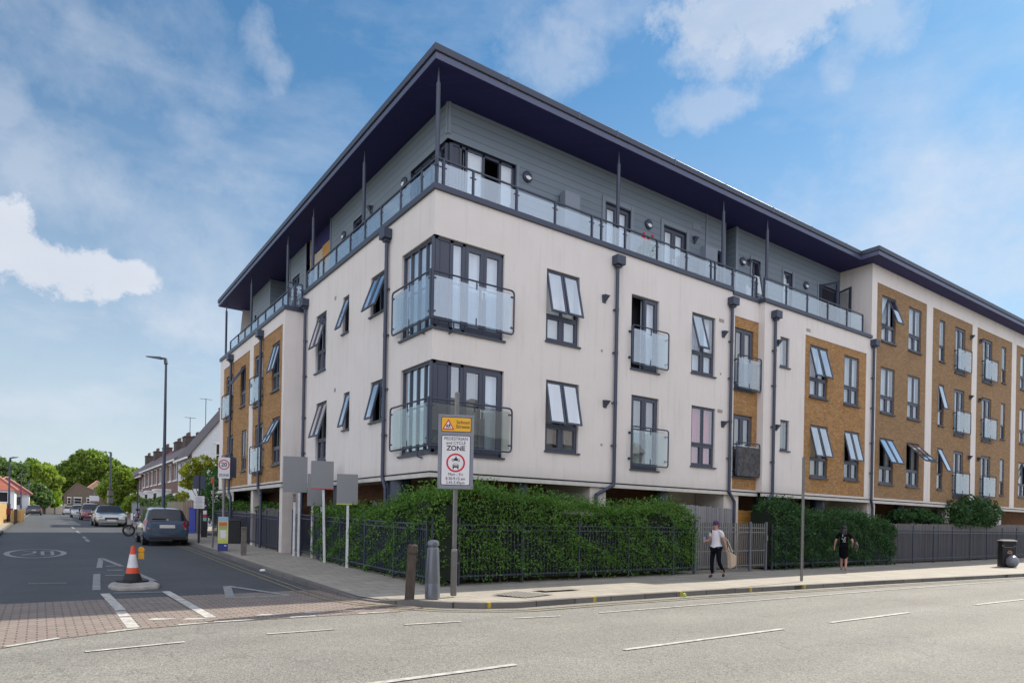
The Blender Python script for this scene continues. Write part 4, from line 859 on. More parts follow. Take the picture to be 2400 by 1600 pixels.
b_ = thing('shrub', 'dark shrub bulging over the board fence at the far right edge', 'shrub'); bush(b_, [(27.2, -.3, 2.1, .8, .8), (28.6, -.4, 2.25, .95, .8), (30.2, -.4, 2.2, .9, .8)], 8000, HEDGED, .055)
b_ = thing('shrub', 'low green climber on the board fence between the hedge and the bin', 'shrub'); bush(b_, [(22.4, -.2, 1.95, .55, .5), (24, -.2, 2.0, .6, .5), (25.2, -.2, 1.8, .5, .5)], 5000, HEDGED, .05)
b_ = thing('shrub', 'dark glossy bush in front of the far end of the brick flats', 'shrub'); bush(b_, [(.0, 21.2, 2.2, 1.1, 1.3), (.5, 22.8, 2.6, 1.3, 1.2), (0, 20.2, 1.6, .7, 1)], 9000, leaf_mat('bush_leaf', (.015, .06, .012), (.05, .16, .02)), .06)

# railings
def railing(name, label, posts, axis, c, z, h, ph=None, pitch=.1, cat='railing', group=None, zf=None, skip=None):
    r = thing(name, label, cat, group=group); X_ = (lambda p: (p[0], c, p[2])) if axis == 'x' else (lambda p: (c, p[0], p[2]))
    zf = zf or (lambda s: z)
    def P(s, d, zz): return (s, c+d, zz) if axis == 'x' else (c+d, s, zz)
    for dz in (.16, h-.14, h-.26):
      q = MB(lambda p: P(*p))
      for a, b in zip(posts[:-1], posts[1:]):
        za, zb = zf(a), zf(b); q.add([(a, -.012, za+dz), (b, -.012, zb+dz), (b, .012, zb+dz), (a, .012, za+dz), (a, -.012, za+dz+.03), (b, -.012, zb+dz+.03), (b, .012, zb+dz+.03), (a, .012, za+dz+.03)], [(0,1,5,4), (3,2,6,7), (4,5,6,7), (0,1,2,3)])
      q.build('rail', METAL, r)
    q = MB(lambda p: P(*p)); s = posts[0]+pitch
    while s < posts[-1]-.03:
        zz = zf(s); q.box(s-.006, s+.006, -.006, .006, zz+.1, zz+h-.12+(.1 if ph else 0)); s += pitch
    q.build('bars', METAL, r)
    for s in posts:
        q = MB(lambda p: P(*p)); q.box(s-.02, s+.02, -.02, .02, zf(s)-.02, zf(s)+h+.02); q.box(s-.025, s+.025, -.025, .025, zf(s)+h+.02, zf(s)+h+.035); q.build('post', METAL, r)
    return r
railing('railing', 'dark steel railing in front of the corner hedge along the main road', [-.37, .3, 2.07, 3.85, 5.62, 7.4, 8.3], 'x', -.86, 0, 1.46)
railing('railing', 'dark steel railing in front of the corner hedge along the side street', [-.7, .95, 2.7, 4.45, 6.2, 7.9, 8.8], 'y', -.42, 0, 1.46, zf=zr)
railing('railing', 'dark steel railing in front of the hedge right of the gate', [12.2, 13.0, 14.6, 16.4, 18.2, 20.0], 'x', -.86, 0, 1.44)
railing('railing', 'dark steel railing with grey boards behind it at the far right', [20.2, 22.1, 24.0, 25.9, 27.8, 29.7, 31.6, 33.5, 36, 38], 'x', -.86, 0, 1.5)
railing('railing', 'dark steel railing along the side street beneath the overhanging brick flats', [9.75, 11.2, 12.6, 14.1, 15.7, 17.2, 18.8, 20.4], 'y', -.62, 0, 1.35, zf=zr)
# gate
gt = thing('gate', 'tall grey steel bar gate in the gap between the two hedges', 'gate')
def gp_(s0, s1, h0, h1, name='gate_leaf'):
    q = MB(); s = s0+.06
    while s < s1-.03: hh = h0+(h1-h0)*(s-s0)/(s1-s0); q.box(s-.012, s+.012, -.87, -.846, .1, hh); s += .105
    for z in (.16, .62, 1.2, 1.34): q.box(s0, s1, -.865, -.85, z, z+.035)
    q.build(name, ALU, gt)
gp_(8.42, 9.2, 1.5, 1.5); gp_(9.3, 10.95, 1.5, 1.5); gp_(11.05, 11.8, 1.5, 1.5)
for x in (8.36, 9.25, 11.0, 11.85):
    q = MB(); q.box(x-.032, x+.032, -.89, -.826, 0, 1.55); q.build('post', GREYP, gt)
q = MB(); q.box(11.78, 11.86, -.93, -.9, .95, 1.12); q.build('lock', ALU, gt)
def board_fence(label, a, b, c, axis, h0, h1, mat, zf=lambda s: 0, name='board_fence', step=.13):
    q = MB(); s = a
    while s < b:
        z = zf(s); hh = h0+(h1-h0)*(s-a)/(b-a)+random.uniform(-.02, .02); j = random.uniform(-.006, .006)
        (q.box(s, min(b, s+step-.008), c+j, c+.02+j, z+.04, z+hh) if axis == 'x' else q.box(c+j, c+.02+j, s, min(b, s+step-.008), z+.04, z+hh)); s += step
    return tag(q.build(name, mat), label, 'fence')
board_fence('silvery slatted boards standing behind the steel gate', 8.5, 11.1, -.1, 'x', 2.05, 1.95, TIMBERG)
board_fence('orange brown wooden door panel behind the gate beside the pier', 11.85, 12.85, .35, 'x', 1.95, 1.95, WOODO)
board_fence('dark grey close boarding behind the railing at the far right', 20.5, 40, -.62, 'x', 1.6, 1.75, TIMBERD)
board_fence('dark close boarding behind the side street railing by the white pier', 9.7, 14.2, -.42, 'y', 1.45, 1.55, TIMBERD, zr)
board_fence('dark boarding further along behind the side street railing', 14.25, 20.4, -.42, 'y', 1.3, 1.3, TIMBERD, zr)

# ================================================================== street furniture by the corner
def bell():
    t = thing('bollard', 'smooth grey plastic bollard with a domed cap at the pavement corner', 'bollard', (-1.47, -2.91, 0), TOCAM(-1.47, -2.91))
    q = MB(); q.lathe([(0, 0), (.138, 0), (.138, .26), (.132, .275), (.132, .285), (.133, .3), (.108, .9), (.1, .925), (0, .925)], n=20); q.build('body', GREYP, t, smooth=True, angle=30)
    q = MB(); q.lathe([(.088, .92), (.088, .955), (.105, .965), (.108, 1.01), (.095, 1.045), (.05, 1.065), (0, 1.07)], n=20); q.build('cap', GREYP, t, smooth=True)
bell()
t = thing('wooden_post', 'weathered square timber bollard leaning beside the grey plastic bollard', 'bollard', (-1.89, -2.82, 0), TOCAM(-1.89, -2.82))
q = MB(lambda p: (p[0]+p[2]*.045, p[1], p[2])); q.box(-.085, .085, -.085, .085, -.02, .8); q.box(-.078, .078, -.078, .078, .8, .825); q.box(-.088, .088, -.088, .088, .825, .96); q.add([(-.088,-.088,.96),(.088,-.088,.96),(.088,.088,.96),(-.088,.088,.96),(-.06,-.06,.985),(.06,-.06,.985),(.06,.06,.985),(-.06,.06,.985)], [(0,1,5,4),(1,2,6,5),(2,3,7,6),(3,0,4,7),(4,5,6,7)])
q.build('body', WOODP, t, bevel=.012)
t = thing('wooden_post', 'weathered timber bollard on the side street pavement by the black bin', 'bollard', (-2.04, 8.51, zr(8.51)), TOCAM(-2.04, 8.51))
q = MB(); q.box(-.085, .085, -.085, .085, -.02, .82); q.box(-.08, .08, -.08, .08, .82, .835); q.box(-.088, .088, -.088, .088, .835, .9); q.build('body', pm('grey_wood', (.14, .12, .10), .9, .4, 10, bump=.5), t, bevel=.012)
# school streets sign
t = thing('school_street_sign', 'tall post with a yellow School Streets panel above a white pedestrian and cycle zone panel', 'road sign', (-.92, -2.73, 0), TOCAM(-.92, -2.73)+R(4))
q = MB(); q.box(-.058, .058, -.058, .058, 0, .86); q.add([(-.058,-.058,.86),(.058,-.058,.86),(.058,.058,.86),(-.058,.058,.86),(-.042,-.042,.9),(.042,-.042,.9),(.042,.042,.9),(-.042,.042,.9)], [(0,1,5,4),(1,2,6,5),(2,3,7,6),(3,0,4,7)]); q.box(-.042, .042, -.042, .042, .9, 3.86)
q.build('pole', ALU, t, bevel=.022)
FY = -.07
q = MB(); q.box(-.345, .325, FY-.012, FY+.012, 2.02, 3.42); pl = q.build('sign_plate', SIGNG, t, bevel=.008)
q = MB()
for x, z in ((-.33, 2.06), (.30, 2.06), (-.33, 3.38), (.30, 3.38)): q.tube((x, FY-.012, z), (x, FY-.02, z), .01, n=8)
q.build('bolt', ALU, pl)
def rrect(cx, cz, w_, h_, r, n=5):
    out = []
    for (sx_, sz_, a0) in ((1, 1, 0), (-1, 1, 90), (-1, -1, 180), (1, -1, 270)):
        for k in range(n+1): a = R(a0+90*k/n); out.append((cx+sx_*(w_/2-r)+r*math.cos(a), cz+sz_*(h_/2-r)+r*math.sin(a)))
    return out
def flat(mb, pts, y, m=0): mb.add([(x, y, z) for x, z in pts], [tuple(range(len(pts)))], m)
def panel(parent, name, cx, cz, w_, h_, mat, y, border=INK, r=.03, bw=.012):
    q = MB(); flat(q, rrect(cx, cz, w_, h_, r), y, 0); o = q.build(name, border, parent)
    q = MB(); flat(q, rrect(cx, cz, w_-2*bw, h_-2*bw, r*.8), y-.002, 0); q.build('face', mat, o); return o
yp = panel(t, 'yellow_panel', -.01, 3.235, .57, .28, YEL, FY-.014); wp = panel(t, 'white_panel', -.01, 2.56, .55, .94, SIGNW, FY-.014)
def tri(parent, cx, cz, s, y):
    q = MB(); flat(q, [(cx-s, cz-s*.85), (cx+s, cz-s*.85), (cx, cz+s*.9)], y); flat(q, [(cx-s*.7, cz-s*.67), (cx+s*.7, cz-s*.67), (cx, cz+s*.54)], y-.002); 
    q.mi = [0, 1]; o = q.build('warning_triangle', [RED, SIGNW], parent)
    q = MB(); yy = y-.004
    for dx, sc in ((-.2, .85), (.18, 1.0)):
        px = cx+dx*s; b = cz-s*.58
        q.add([(px+.06*s*sc*math.cos(a), yy, b+.66*s*sc+.07*s*sc*math.sin(a)) for a in np.linspace(0, 6.28, 9)[:-1]], [tuple(range(8))])
        flat(q, [(px-.1*s, b+.25*s*sc), (px+.1*s, b+.25*s*sc), (px+.08*s, b+.58*s*sc), (px-.08*s, b+.58*s*sc)], yy)
        flat(q, [(px-.1*s, b+.28*s), (px-.22*s, b), (px-.13*s, b), (px, b+.25*s)], yy); flat(q, [(px+.1*s, b+.28*s), (px+.2*s, b+.02*s), (px+.1*s, b), (px, b+.25*s)], yy)
        flat(q, [(px-.25*s, b+.38*s), (px-.22*s, b+.32*s), (px+.24*s, b+.48*s), (px+.22*s, b+.54*s)], yy)
    q.build('pictogram', INK, o)
tri(yp, -.16, 3.232, .115, FY-.018)
text('lettering', 'School', .092, INK, yp, (.115, FY-.019, 3.278)); text('lettering', 'Streets', .092, INK, yp, (.115, FY-.019, 3.195))
text('lettering', 'PEDESTRIAN', .084, INK, wp, (-.01, FY-.018, 2.965), sx=.95); text('lettering', 'and CYCLE', .078, INK, wp, (-.01, FY-.018, 2.885)); text('lettering', 'ZONE', .125, INK, wp, (-.01, FY-.018, 2.785), sx=1.02, bold=.003)
q = MB(); N_ = 36; c0 = (-.01, 2.515)
q.add([(c0[0]+r*math.cos(2*math.pi*i/N_), FY-.018, c0[1]+r*math.sin(2*math.pi*i/N_)) for r in (.178, .145) for i in range(N_)], [(i, (i+1) % N_, N_+(i+1) % N_, N_+i) for i in range(N_)]); q.build('red_ring', RED, wp)
q = MB(); yy = FY-.019
def P2(pts, ox, oz, sc): flat(q, [(ox+x*sc, oz+z*sc) for x, z in pts], yy)
def ringz(cx, cz, r, w_, n=14):
    q.add([(cx+rr_*math.cos(2*math.pi*i/n), yy, cz+rr_*math.sin(2*math.pi*i/n)) for rr_ in (r, r-w_) for i in range(n)], [(i, (i+1) % n, n+(i+1) % n, n+i) for i in range(n)])
ox, oz, sc = -.01, 2.565, .1                                  # motorcycle
ringz(ox-.052, oz-.0, .024, .009); ringz(ox+.05, oz-.004, .026, .009)
P2([(-.5, .05), (-.2, .3), (.1, .32), (.45, .1), (.3, -.1), (-.2, -.12)], ox, oz, sc); P2([(-.25, .28), (.05, .62), (.2, .55), (.12, .3)], ox, oz, sc); P2([(-.06, .62), (.0, .8), (.1, .74), (.1, .6)], ox, oz, sc); P2([(.1, .4), (.42, .3), (.4, .22), (.1, .3)], ox, oz, sc)
oz = 2.46                                                     # car front
P2([(-.42, .36), (-.36, .42), (.36, .42), (.42, .36), (.38, .36), (.32, .37), (-.32, .37), (-.38, .36)], ox, oz, sc)
P2([(-.42, .37), (-.36, .37), (-.46, .1), (-.54, .08)], ox, oz, sc); P2([(.42, .37), (.36, .37), (.46, .1), (.54, .08)], ox, oz, sc)
P2([(-.55, .12), (.55, .12), (.6, -.02), (.34, -.02), (.3, .02), (-.3, .02), (-.34, -.02), (-.6, -.02)], ox, oz, sc); P2([(-.58, -.08), (.58, -.08), (.56, -.4), (.3, -.4), (.3, -.34), (-.3, -.34), (-.3, -.4), (-.56, -.4)], ox, oz, sc)
P2([(-.56, -.4), (-.36, -.4), (-.36, -.66), (-.54, -.66)], ox, oz, sc); P2([(.56, -.4), (.36, -.4), (.36, -.66), (.54, -.66)], ox, oz, sc)
q.build('pictogram', INK, wp)
text('lettering', 'Mon - Fri', .076, INK, wp, (-.01, FY-.018, 2.295)); text('lettering', '8.30-9.15 am', .076, INK, wp, (-.01, FY-.018, 2.215), sx=.93); text('lettering', '2.45-3.45pm', .076, INK, wp, (-.01, FY-.018, 2.14), sx=.93)
# plain grey post on the right
t = thing('plain_post', 'bare grey steel post without a sign on the sunny main road pavement', 'post', (9.0, -3.83, 0)); q = MB(); q.tube((0, 0, 0), (0, 0, 3.24), .036, n=14); q.build('pole', ALU, t, smooth=True)
q = MB(); q.tube((0, 0, 1.33), (0, 0, 1.36), .039, n=14); q.tube((0, 0, .6), (0, 0, .62), .039, n=14); q.tube((0, 0, 3.24), (0, 0, 3.25), .039, n=14); q.build('band', ALU, t)
# litter bin on the right with sack
t = thing('litter_bin', 'black street litter bin with a pale lid at the right edge', 'bin', (23.6, -3.65, 0), TOCAM(23.6, -3.65)+R(20)); t.scale = (.84, .84, .84)
q = MB(); q.prism(rrect(0, 0, .6, .56, .08, 3), .05, .92); q.build('body', BLACK, t, smooth=True, angle=30)
q = MB(); q.box(-.27, .27, -.25, .25, .92, 1.1); q.prism(rrect(0, 0, .62, .58, .09, 3), 1.1, 1.2); q.build('hood', BLACK, t, smooth=True, angle=30)
q = MB(); q.prism(rrect(0, 0, .66, .6, .12, 4), 1.2, 1.235); q.prism(rrect(0, 0, .5, .44, .12, 4), 1.235, 1.262); q.build('lid', pm('pale_lid', (.55, .53, .47), .5), t, smooth=True, angle=30)
q = MB(); q.box(-.3, -.2, -.285, -.27, .96, 1.0); q.box(.17, .27, -.285, -.27, .96, 1.0); q.box(-.2, .2, -.29, -.26, .9, .925); q.build('label_plate', ALU, t)
q = MB(lambda p: (p[0]+.02, -.284, p[1]+.68)); q.add([(r*math.cos(a), r*math.sin(a), 0) for r in (.095, .05) for a in np.linspace(0, math.pi, 9)], [(i, i+1, 10+i, 9+i) for i in range(8)]); q.add([(-.1, -.07, 0), (.1, -.07, 0), (.1, .0, 0), (-.1, .0, 0)], [(0,1,2,3)]); q.build('emblem', pm('bronze_mark', (.3, .18, .11), .5), t)
q = MB(); q.box(-.3, .3, -.26, .26, 0, .05); q.build('base', BLACK, t)
t = thing('bin_bag', 'tied grey refuse sack slumped against the foot of the right-hand bin', 'bag', (23.15, -3.98, 0), .4); t.scale = (.95, .95, .95)
q = MB(); q.ball((0, 0, .24), .26, (1.05, .85, .95), 16, 10, jit=.035); q.ball((.05, 0, .46), .1, (1.3, 1, .5), 10, 6, jit=.1); q.build('sack', pm('grey_plastic', (.17, .18, .21), .35, .15, 8, bump=.5), t, smooth=True)

# estate agents' boards behind the railing
def board(label, x, y, top, w_, h_, z0, lean=0, dx=0, edge=None, rz=0, zb=None):
    b = zr(y) if zb is None else zb
    t = thing('sale_board', label, 'sign board', (x, y, b), TOCAM(x, y)+rz, None)
    q = MB(); q.add([(-.035, -.03, 0), (.035, -.03, 0), (.035, .03, 0), (-.035, .03, 0)] + [(-.035+lean, -.03, top-b), (.035+lean, -.03, top-b), (.035+lean, .03, top-b), (-.035+lean, .03, top-b)], [(0,1,5,4),(1,2,6,5),(2,3,7,6),(3,0,4,7),(4,5,6,7)]); q.build('post', pm('board_post_white', (.62, .62, .60), .7, .2, 8), t)
    if w_:
        q = MB(); q.box(dx-w_/2, dx+w_/2, -.055, -.035, z0-b, z0-b+h_); o = q.build('panel', BOARDG, t)
        if edge: q = MB(); q.box(dx-w_/2, dx+w_/2, -.058, -.035, z0-b-.03, z0-b); q.build('edge_strip', edge, o)
board('largest plain grey board on a white post against the white pier', -.55, 7.75, 3.3, .74, 1.14, 2.22, 0, -.13)
board('plain grey board above a red strip on a leaning white post', -.5, 5.47, 3.0, .64, .80, 2.28, -.09, -.1, RED)
board('separate plain grey board at the right, above the hedge with a yellow-green lower edge', -.5, 3.72, 2.4, .56, .8, 1.82, 0, -.02, pm('yellow_green', (.45, .5, .12), .5))
board('low plain grey board wedged between the pier and the red striped board', -.4, 6.9, 2.6, .44, 1.0, 1.78, 0, .06)
board('bare white timber post without a board between the sale boards', -.3, 6.35, 1.75, 0, 0, 0)
board('coral topped narrow board post beside the white pier', -.62, 8.0, 2.2, .1, .22, 1.95, 0, 0, RED)

# side street furniture
t = thing('information_pillar', 'waist-high information pillar with yellow, orange and blue bands wrapped round a post', 'information pillar', (-2.26, 10.42, zr(10.4)), TOCAM(-2.26, 10.42))
q = MB(); q.box(-.16, .16, -.16, .16, 0, .26); q.build('blue_base', pm('deep_blue', (.03, .04, .17), .5), t); q = MB(); q.box(-.158, .158, -.158, .158, .26, 1.02); q.build('yellow_body', pm('pale_yellow', (.55, .55, .25), .5), t); q = MB(); q.box(-.16, .16, -.16, .16, 1.02, 1.16); q.build('blue_band', pm('pale_blue', (.30, .42, .50), .5), t)
q = MB(); q.box(-.13, .13, -.164, -.159, .84, .98); q.build('orange_label', pm('label_orange', (.5, .15, .05), .5), t); q = MB(); q.box(-.08, .08, -.163, -.159, .44, .7); q.build('white_label', SIGNW, t); q = MB(); q.box(-.12, .12, -.163, -.159, .74, .77); q.box(-.12, .12, -.163, -.159, .79, .82); q.build('green_label', pm('label_green', (.2, .36, .1), .5), t)
q = MB(); q.box(-.14, .14, -.163, -.159, .29, .38); q.build('lime_label', pm('label_lime', (.5, .55, .05), .5), t); q = MB(); q.box(.05, .11, -.164, -.159, .17, .2); q.build('small_label', SIGNW, t)
t = thing('speed_zone_sign', 'white 20 ZONE sign on a tall grey pole rising behind the information pillar', 'road sign', (-2.2, 10.66, zr(10.66)), TOCAM(-2.2, 10.66))
q = MB(); q.tube((0, 0, 0), (0, 0, 3.26), .05, n=14); q.build('pole', ALU, t, smooth=True)
q = MB(); q.box(-.2, .17, -.075, -.06, 2.46, 3.18); pl = q.build('sign_plate', SIGNW, t); cz = 2.93
q = MB(); q.add([(-.015+r*math.cos(2*math.pi*i/N_), -.078, cz+r*math.sin(2*math.pi*i/N_)) for r in (.172, .138) for i in range(N_)], [(i, (i+1) % N_, N_+(i+1) % N_, N_+i) for i in range(N_)]); q.build('red_ring', RED, pl)
text('lettering', '20', .2, INK, pl, (-.015, -.079, cz), sx=.95, bold=.003); text('lettering', 'ZONE', .115, INK, pl, (-.015, -.079, 2.57), bold=.001)
q = MB(); q.add([(-.05, .06, 2.55), (.38, .2, 2.5), (.38, .215, 3.2), (-.05, .075, 3.28), (-.05, .075, 2.55), (.38, .215, 2.5)], [(0,1,2,3)]); q.box(-.05, .05, .05, .07, 2.6, 3.1); q.build('rear_plate', METAL, t)
t = thing('parking_post', 'thin grey post with a small orange tag left of the information pillar', 'post', (-2.29, 11.89, zr(11.9)), TOCAM(-2.29, 11.9)); q = MB(); q.tube((0, 0, 0), (0, 0, 2.55), .03, n=10); q.build('pole', ALU, t, smooth=True); q = MB(); q.box(-.09, -.03, -.04, .04, 2.3, 2.5); q.build('tag', ORANGE, t)
t = thing('parking_sign', 'black post carrying a small white parking notice and two dark sign backs', 'road sign', (-2.24, 14.73, zr(14.7)), TOCAM(-2.24, 14.73)); q = MB(); q.tube((0, 0, 0), (0, 0, 2.75), .04, n=10); q.build('pole', BLACK, t, smooth=True)
q = MB(); q.box(-.2, .18, -.06, -.045, 1.36, 1.85); pl = q.build('notice_plate', SIGNW, t); q = MB()
for k in range(9): ww = random.uniform(.1, .16); q.box(-ww-.01, ww-.01, -.063, -.061, 1.79-k*.048, 1.80-k*.048)
q.build('lettering', INK, pl)
q = MB(); q.box(-.235, .2, .045, .06, 2.13, 2.66); q.box(-.235, -.03, -.06, -.045, 2.13, 2.64); q.box(.02, .2, -.06, -.045, 2.13, 2.64); q.build('sign_back', METAL, t)
t = thing('ticket_machine', 'slim black parking ticket machine with a white P', 'ticket machine', (-1.2, 19.3, zr(19.3)), TOCAM(-1.2, 19.3)); q = MB(); q.box(-.13, .13, -.12, .12, 0, 1.56); q.add([(-.13,-.12,1.56),(.13,-.12,1.56),(.13,.12,1.56),(-.13,.12,1.56),(.13,-.12,1.68),(.13,.12,1.68),(-.13,-.12,1.6),(-.13,.12,1.6)], [(0,1,4,6),(3,2,5,7),(6,4,5,7),(1,2,5,4),(0,3,7,6)]); q.build('body', BLACK, t)
text('lettering', 'P', .2, SIGNW, t, (.02, -.124, 1.4)); q = MB(); q.box(-.05, .1, -.125, -.121, 1.05, 1.22); q.build('white_label', SIGNW, t); q = MB(); q.box(-.05, .1, -.125, -.121, .93, 1.03); q.build('red_label', RED, t); q = MB(); q.box(-.05, .1, -.125, -.121, .74, .9); q.build('green_label', pm('label_teal', (.2, .4, .33), .5), t)
q = MB(); q.box(-.22, -.17, -.03, .03, 0, .9); q.build('kick_post', pm('pale_edge', (.45, .45, .42), .6), t)
t = thing('litter_bin', 'large black wheeled bin beside the railing under the brick flats', 'bin', (-.98, 14.6, zr(14.6)), TOCAM(-1, 14.6)); q = MB(); q.box(-.27, .27, -.25, .25, 0, .9); q.build('body', BLACK, t, bevel=.03); q = MB(); q.add([(-.29,-.27,.9),(.29,-.27,.9),(.29,.27,.9),(-.29,.27,.9),(-.29,-.2,.97),(.29,-.2,.97),(.29,.27,1.0),(-.29,.27,1.0)], [(0,1,2,3),(4,5,6,7),(0,1,5,4),(1,2,6,5),(2,3,7,6),(3,0,4,7)]); q.build('lid', pm('bin_lid', (.02, .022, .026), .35), t)
t = thing('utility_box', 'tall narrow blue hoarding panel between the timber boards', 'panel', (-.9, 24.0, zr(24)), TOCAM(-.9, 24)); q = MB(); q.box(-.15, .15, -.1, .1, 0, 1.3); q.box(-.16, .16, -.11, .11, 1.3, 1.34); q.build('body', pm('blue_panel', (.05, .07, .34), .5), t)
t = thing('litter', 'small crumpled white litter on the kerb of the side street', 'litter', (-2.66, 3.95, zr(4)-.06)); q = MB(); q.ball((0, 0, .03), .055, (1.3, 1, .6), 8, 5, jit=.2); q.build('scrap', WHITE, t)
t = thing('litter', 'small yellow-green leafy scrap in the main road gutter', 'litter', (3.72, -4.38, -.09)); q = MB(); q.ball((0, 0, .04), .05, (1.2, .8, .9), 7, 4, jit=.3); q.build('scrap', pm('lime_scrap', (.35, .5, .05), .7, .3), t)
# island and cone
t = thing('traffic_island', 'worn concrete kerb island in the side street mouth', 'traffic island', (-5.72, 2.1, RD), 0)
q = MB(); isl = [(-.5, -.62), (-.32, -.82), (.1, -.86), (.42, -.7), (.5, -.3), (.48, .45), (.2, .72), (-.25, .7), (-.46, .4), (-.54, -.1)]
isl = [(x*.88, y*.88) for x, y in isl]; q.prism(isl, -.02, .105); q.build('kerb_ring', CONC, t, bevel=.04); q = MB(); q.prism([(x*.72, y*.78) for x, y in isl], .104, .11); q.build('infill', CONC, t)
t = thing('traffic_cone', 'orange and white traffic cone standing on the concrete island', 'traffic cone', (-5.74, 2.3, .012), .5); t.scale = (.92, .92, .92)
q = MB(); q.box(-.24, .24, -.24, .24, 0, .035); q.lathe([(.0, .035), (.2, .035), (.185, .09), (.16, .17), (.135, .2), (0, .2)], n=20); q.build('base', RUBBER, t, bevel=.012)
def cone_seg(z0, z1, m, nm): r = lambda z: .135-.1*(z-.2)/.62; q = MB(); q.lathe([(r(z0), z0), (r(z1), z1)] + ([(0, z1)] if z1 > .8 else []), n=24); q.build(nm, m, t, smooth=True, angle=50)
cone_seg(.2, .33, ORANGE, 'lower_band'); cone_seg(.33, .63, pm('reflective_white', (.62, .60, .60), .4), 'reflective_band'); cone_seg(.63, .82, ORANGE, 'upper_band')
t = thing('hazard_lamp', 'orange hazard lamp hanging behind the top of the cone', 'lamp', (-5.57, 2.42, -.02), TOCAM(-5.6, 2.4)); q = MB(); q.box(-.055, .055, -.05, .05, .5, .63); q.build('battery_case', pm('lamp_case', (.65, .33, .02), .5), t, bevel=.01); q = MB(); q.tube((0, -.045, .70), (0, .045, .70), .06, n=16); q.box(-.04, .04, -.03, .03, .63, .66); q.build('lens', pm('amber_lens', (.75, .32, .01), .2), t, smooth=True)

# street lamps
def lamp(label, x, y, h, arm=1.0, r=.07, rz=math.pi, group=None):
    t = thing('street_lamp', label, 'street lamp', (x, y, zr(y)), rz, group)
    q = MB(); q.tube((0, 0, 0), (0, 0, 1.3), r*1.5, r*1.5, n=12); q.tube((0, 0, 1.3), (0, 0, h-.25), r*1.05, r*.62, n=12); q.build('pole', METAL, t, smooth=True)
    q = MB(); q.tube((0, 0, h-.3), (.04, 0, h), r*1.1, r*.9); q.path([(0, 0, h-.02), (arm*.35, 0, h+.02)], r*.6); q.build('arm', METAL, t, smooth=True)
    q = MB(); q.add([(arm*.25, -.13, h-.05), (arm, -.07, h+.05), (arm, .07, h+.05), (arm*.25, .13, h-.05), (arm*.25, -.1, h+.07), (arm, -.05, h+.09), (arm, .05, h+.09), (arm*.25, .1, h+.07)], [(0,1,2,3),(4,5,6,7),(0,1,5,4),(1,2,6,5),(2,3,7,6),(3,0,4,7)]); q.build('lamp_head', METAL, t); return t
lamp('tall dark street lamp rising above the parked silver hatchback', -2.05, 25.4, 9.1, 1.0, .09, R(150))
t = lamp('grey street lamp with two boxes on its pole among the roadside trees', -2.0, 58.5, 6.3, .8, .1, R(100))
q = MB(); q.box(-.25, .25, -.2, .2, 1.6, 2.1); q.box(-.22, .22, -.2, .2, 2.3, 2.75); q.build('equipment_box', ALU, t)
lamp('nearest street lamp on the left pavement by the timber wall', -9.15, 46.5, 4.6, .5, .07, 0); lamp('second street lamp on the left pavement before the red roofed house', -9.4, 98, 5.4, .6, .09, 0); lamp('farthest street lamp on the left pavement in front of the trees', -8.9, 122, 5.4, .6, .1, 0)
t = thing('sign_post', 'slim dark signpost between the scooter and the parked cars', 'post', (-2.65, 31, zr(31))); q = MB(); q.tube((0, 0, 0), (0, 0, 2.6), .05); q.build('pole', BLACK, t); q = MB(); q.box(-.3, .1, -.04, -.02, .9, 1.5); q.build('sign_plate', pm('pale_sign_back', (.25, .28, .3), .5), t)
t = thing('road_sign', 'white diamond and panel signs on a post before the brown gabled house', 'road sign', (-2.3, 75, zr(75))); q = MB(); q.tube((0, 0, 0), (0, 0, 3.2), .06); q.build('pole', ALU, t); q = MB(); q.box(-.5, .45, -.1, -.07, 1.9, 2.5); q.build('sign_plate', SIGNW, t)
t = thing('no_entry_sign', 'small red no entry sign in front of the beige garden wall', 'road sign', (-4.9, 137, zr(137)), TOCAM(-4.9, 137)); q = MB(); q.tube((0, 0, 0), (0, 0, 2.4), .05); q.build('pole', ALU, t); q = MB(lambda p: (p[0], p[2], p[1])); q.add([(.36*math.cos(a), 2.25+.36*math.sin(a), -.07) for a in np.linspace(0, 6.283, 21)[:-1]], [tuple(range(20))]); dsc = q.build('disc', RED, t); q = MB(); q.box(-.25, .25, -.078, -.072, 2.19, 2.31); q.build('white_bar', SIGNW, dsc)
t = thing('road_sign', 'small blue sign on a post left of the no entry sign', 'road sign', (-6.4, 132, zr(132)), TOCAM(-6.4, 132)); q = MB(); q.tube((0, 0, 0), (0, 0, 2.5), .05); q.build('pole', ALU, t); q = MB(); q.box(-.5, .5, -.08, -.06, 2.0, 2.5); q.build('sign_plate', pm('sign_blue', (.05, .14, .45), .5), t)
t = thing('timber_post', 'dark square timber post at the kerb on the far left', 'post', (-8.62, 41.2, zr(41))); q = MB(); q.box(-.09, .09, -.09, .09, 0, .93); q.build('body', WOODP, t)
t = thing('timber_post', 'short dark kerbside post in front of the pale saloon', 'post', (-3.95, 47.5, zr(47)-.1)); q = MB(); q.box(-.08, .08, -.08, .08, 0, 1.15); q.build('body', WOODP, t)
t = thing('post_box', 'small dark red box on a post by the left timber wall', 'post box', (-9.1, 46.0, zr(46))); q = MB(); q.box(-.05, .05, -.05, .05, 0, .5); q.build('stand', METAL, t); q = MB(); q.box(-.2, .2, -.18, .18, .5, .95); q.build('box', pm('dark_red', (.16, .02, .03), .5), t)
t = thing('timber_barrier', 'low yellow timber boarded barrier running along the left kerb', 'barrier', (-8.5, 41.6, zr(42))); q = MB(); q.box(-.05, .05, 0, 14, .12, .85); q.box(-.4, .0, -.04, 0, .12, .85); q.build('boarding', TIMBERY, t)
for k in range(5): q = MB(); q.box(.05, .12, k*3.3, k*3.3+.1, 0, .95); q.build('post', TIMBERY, t)
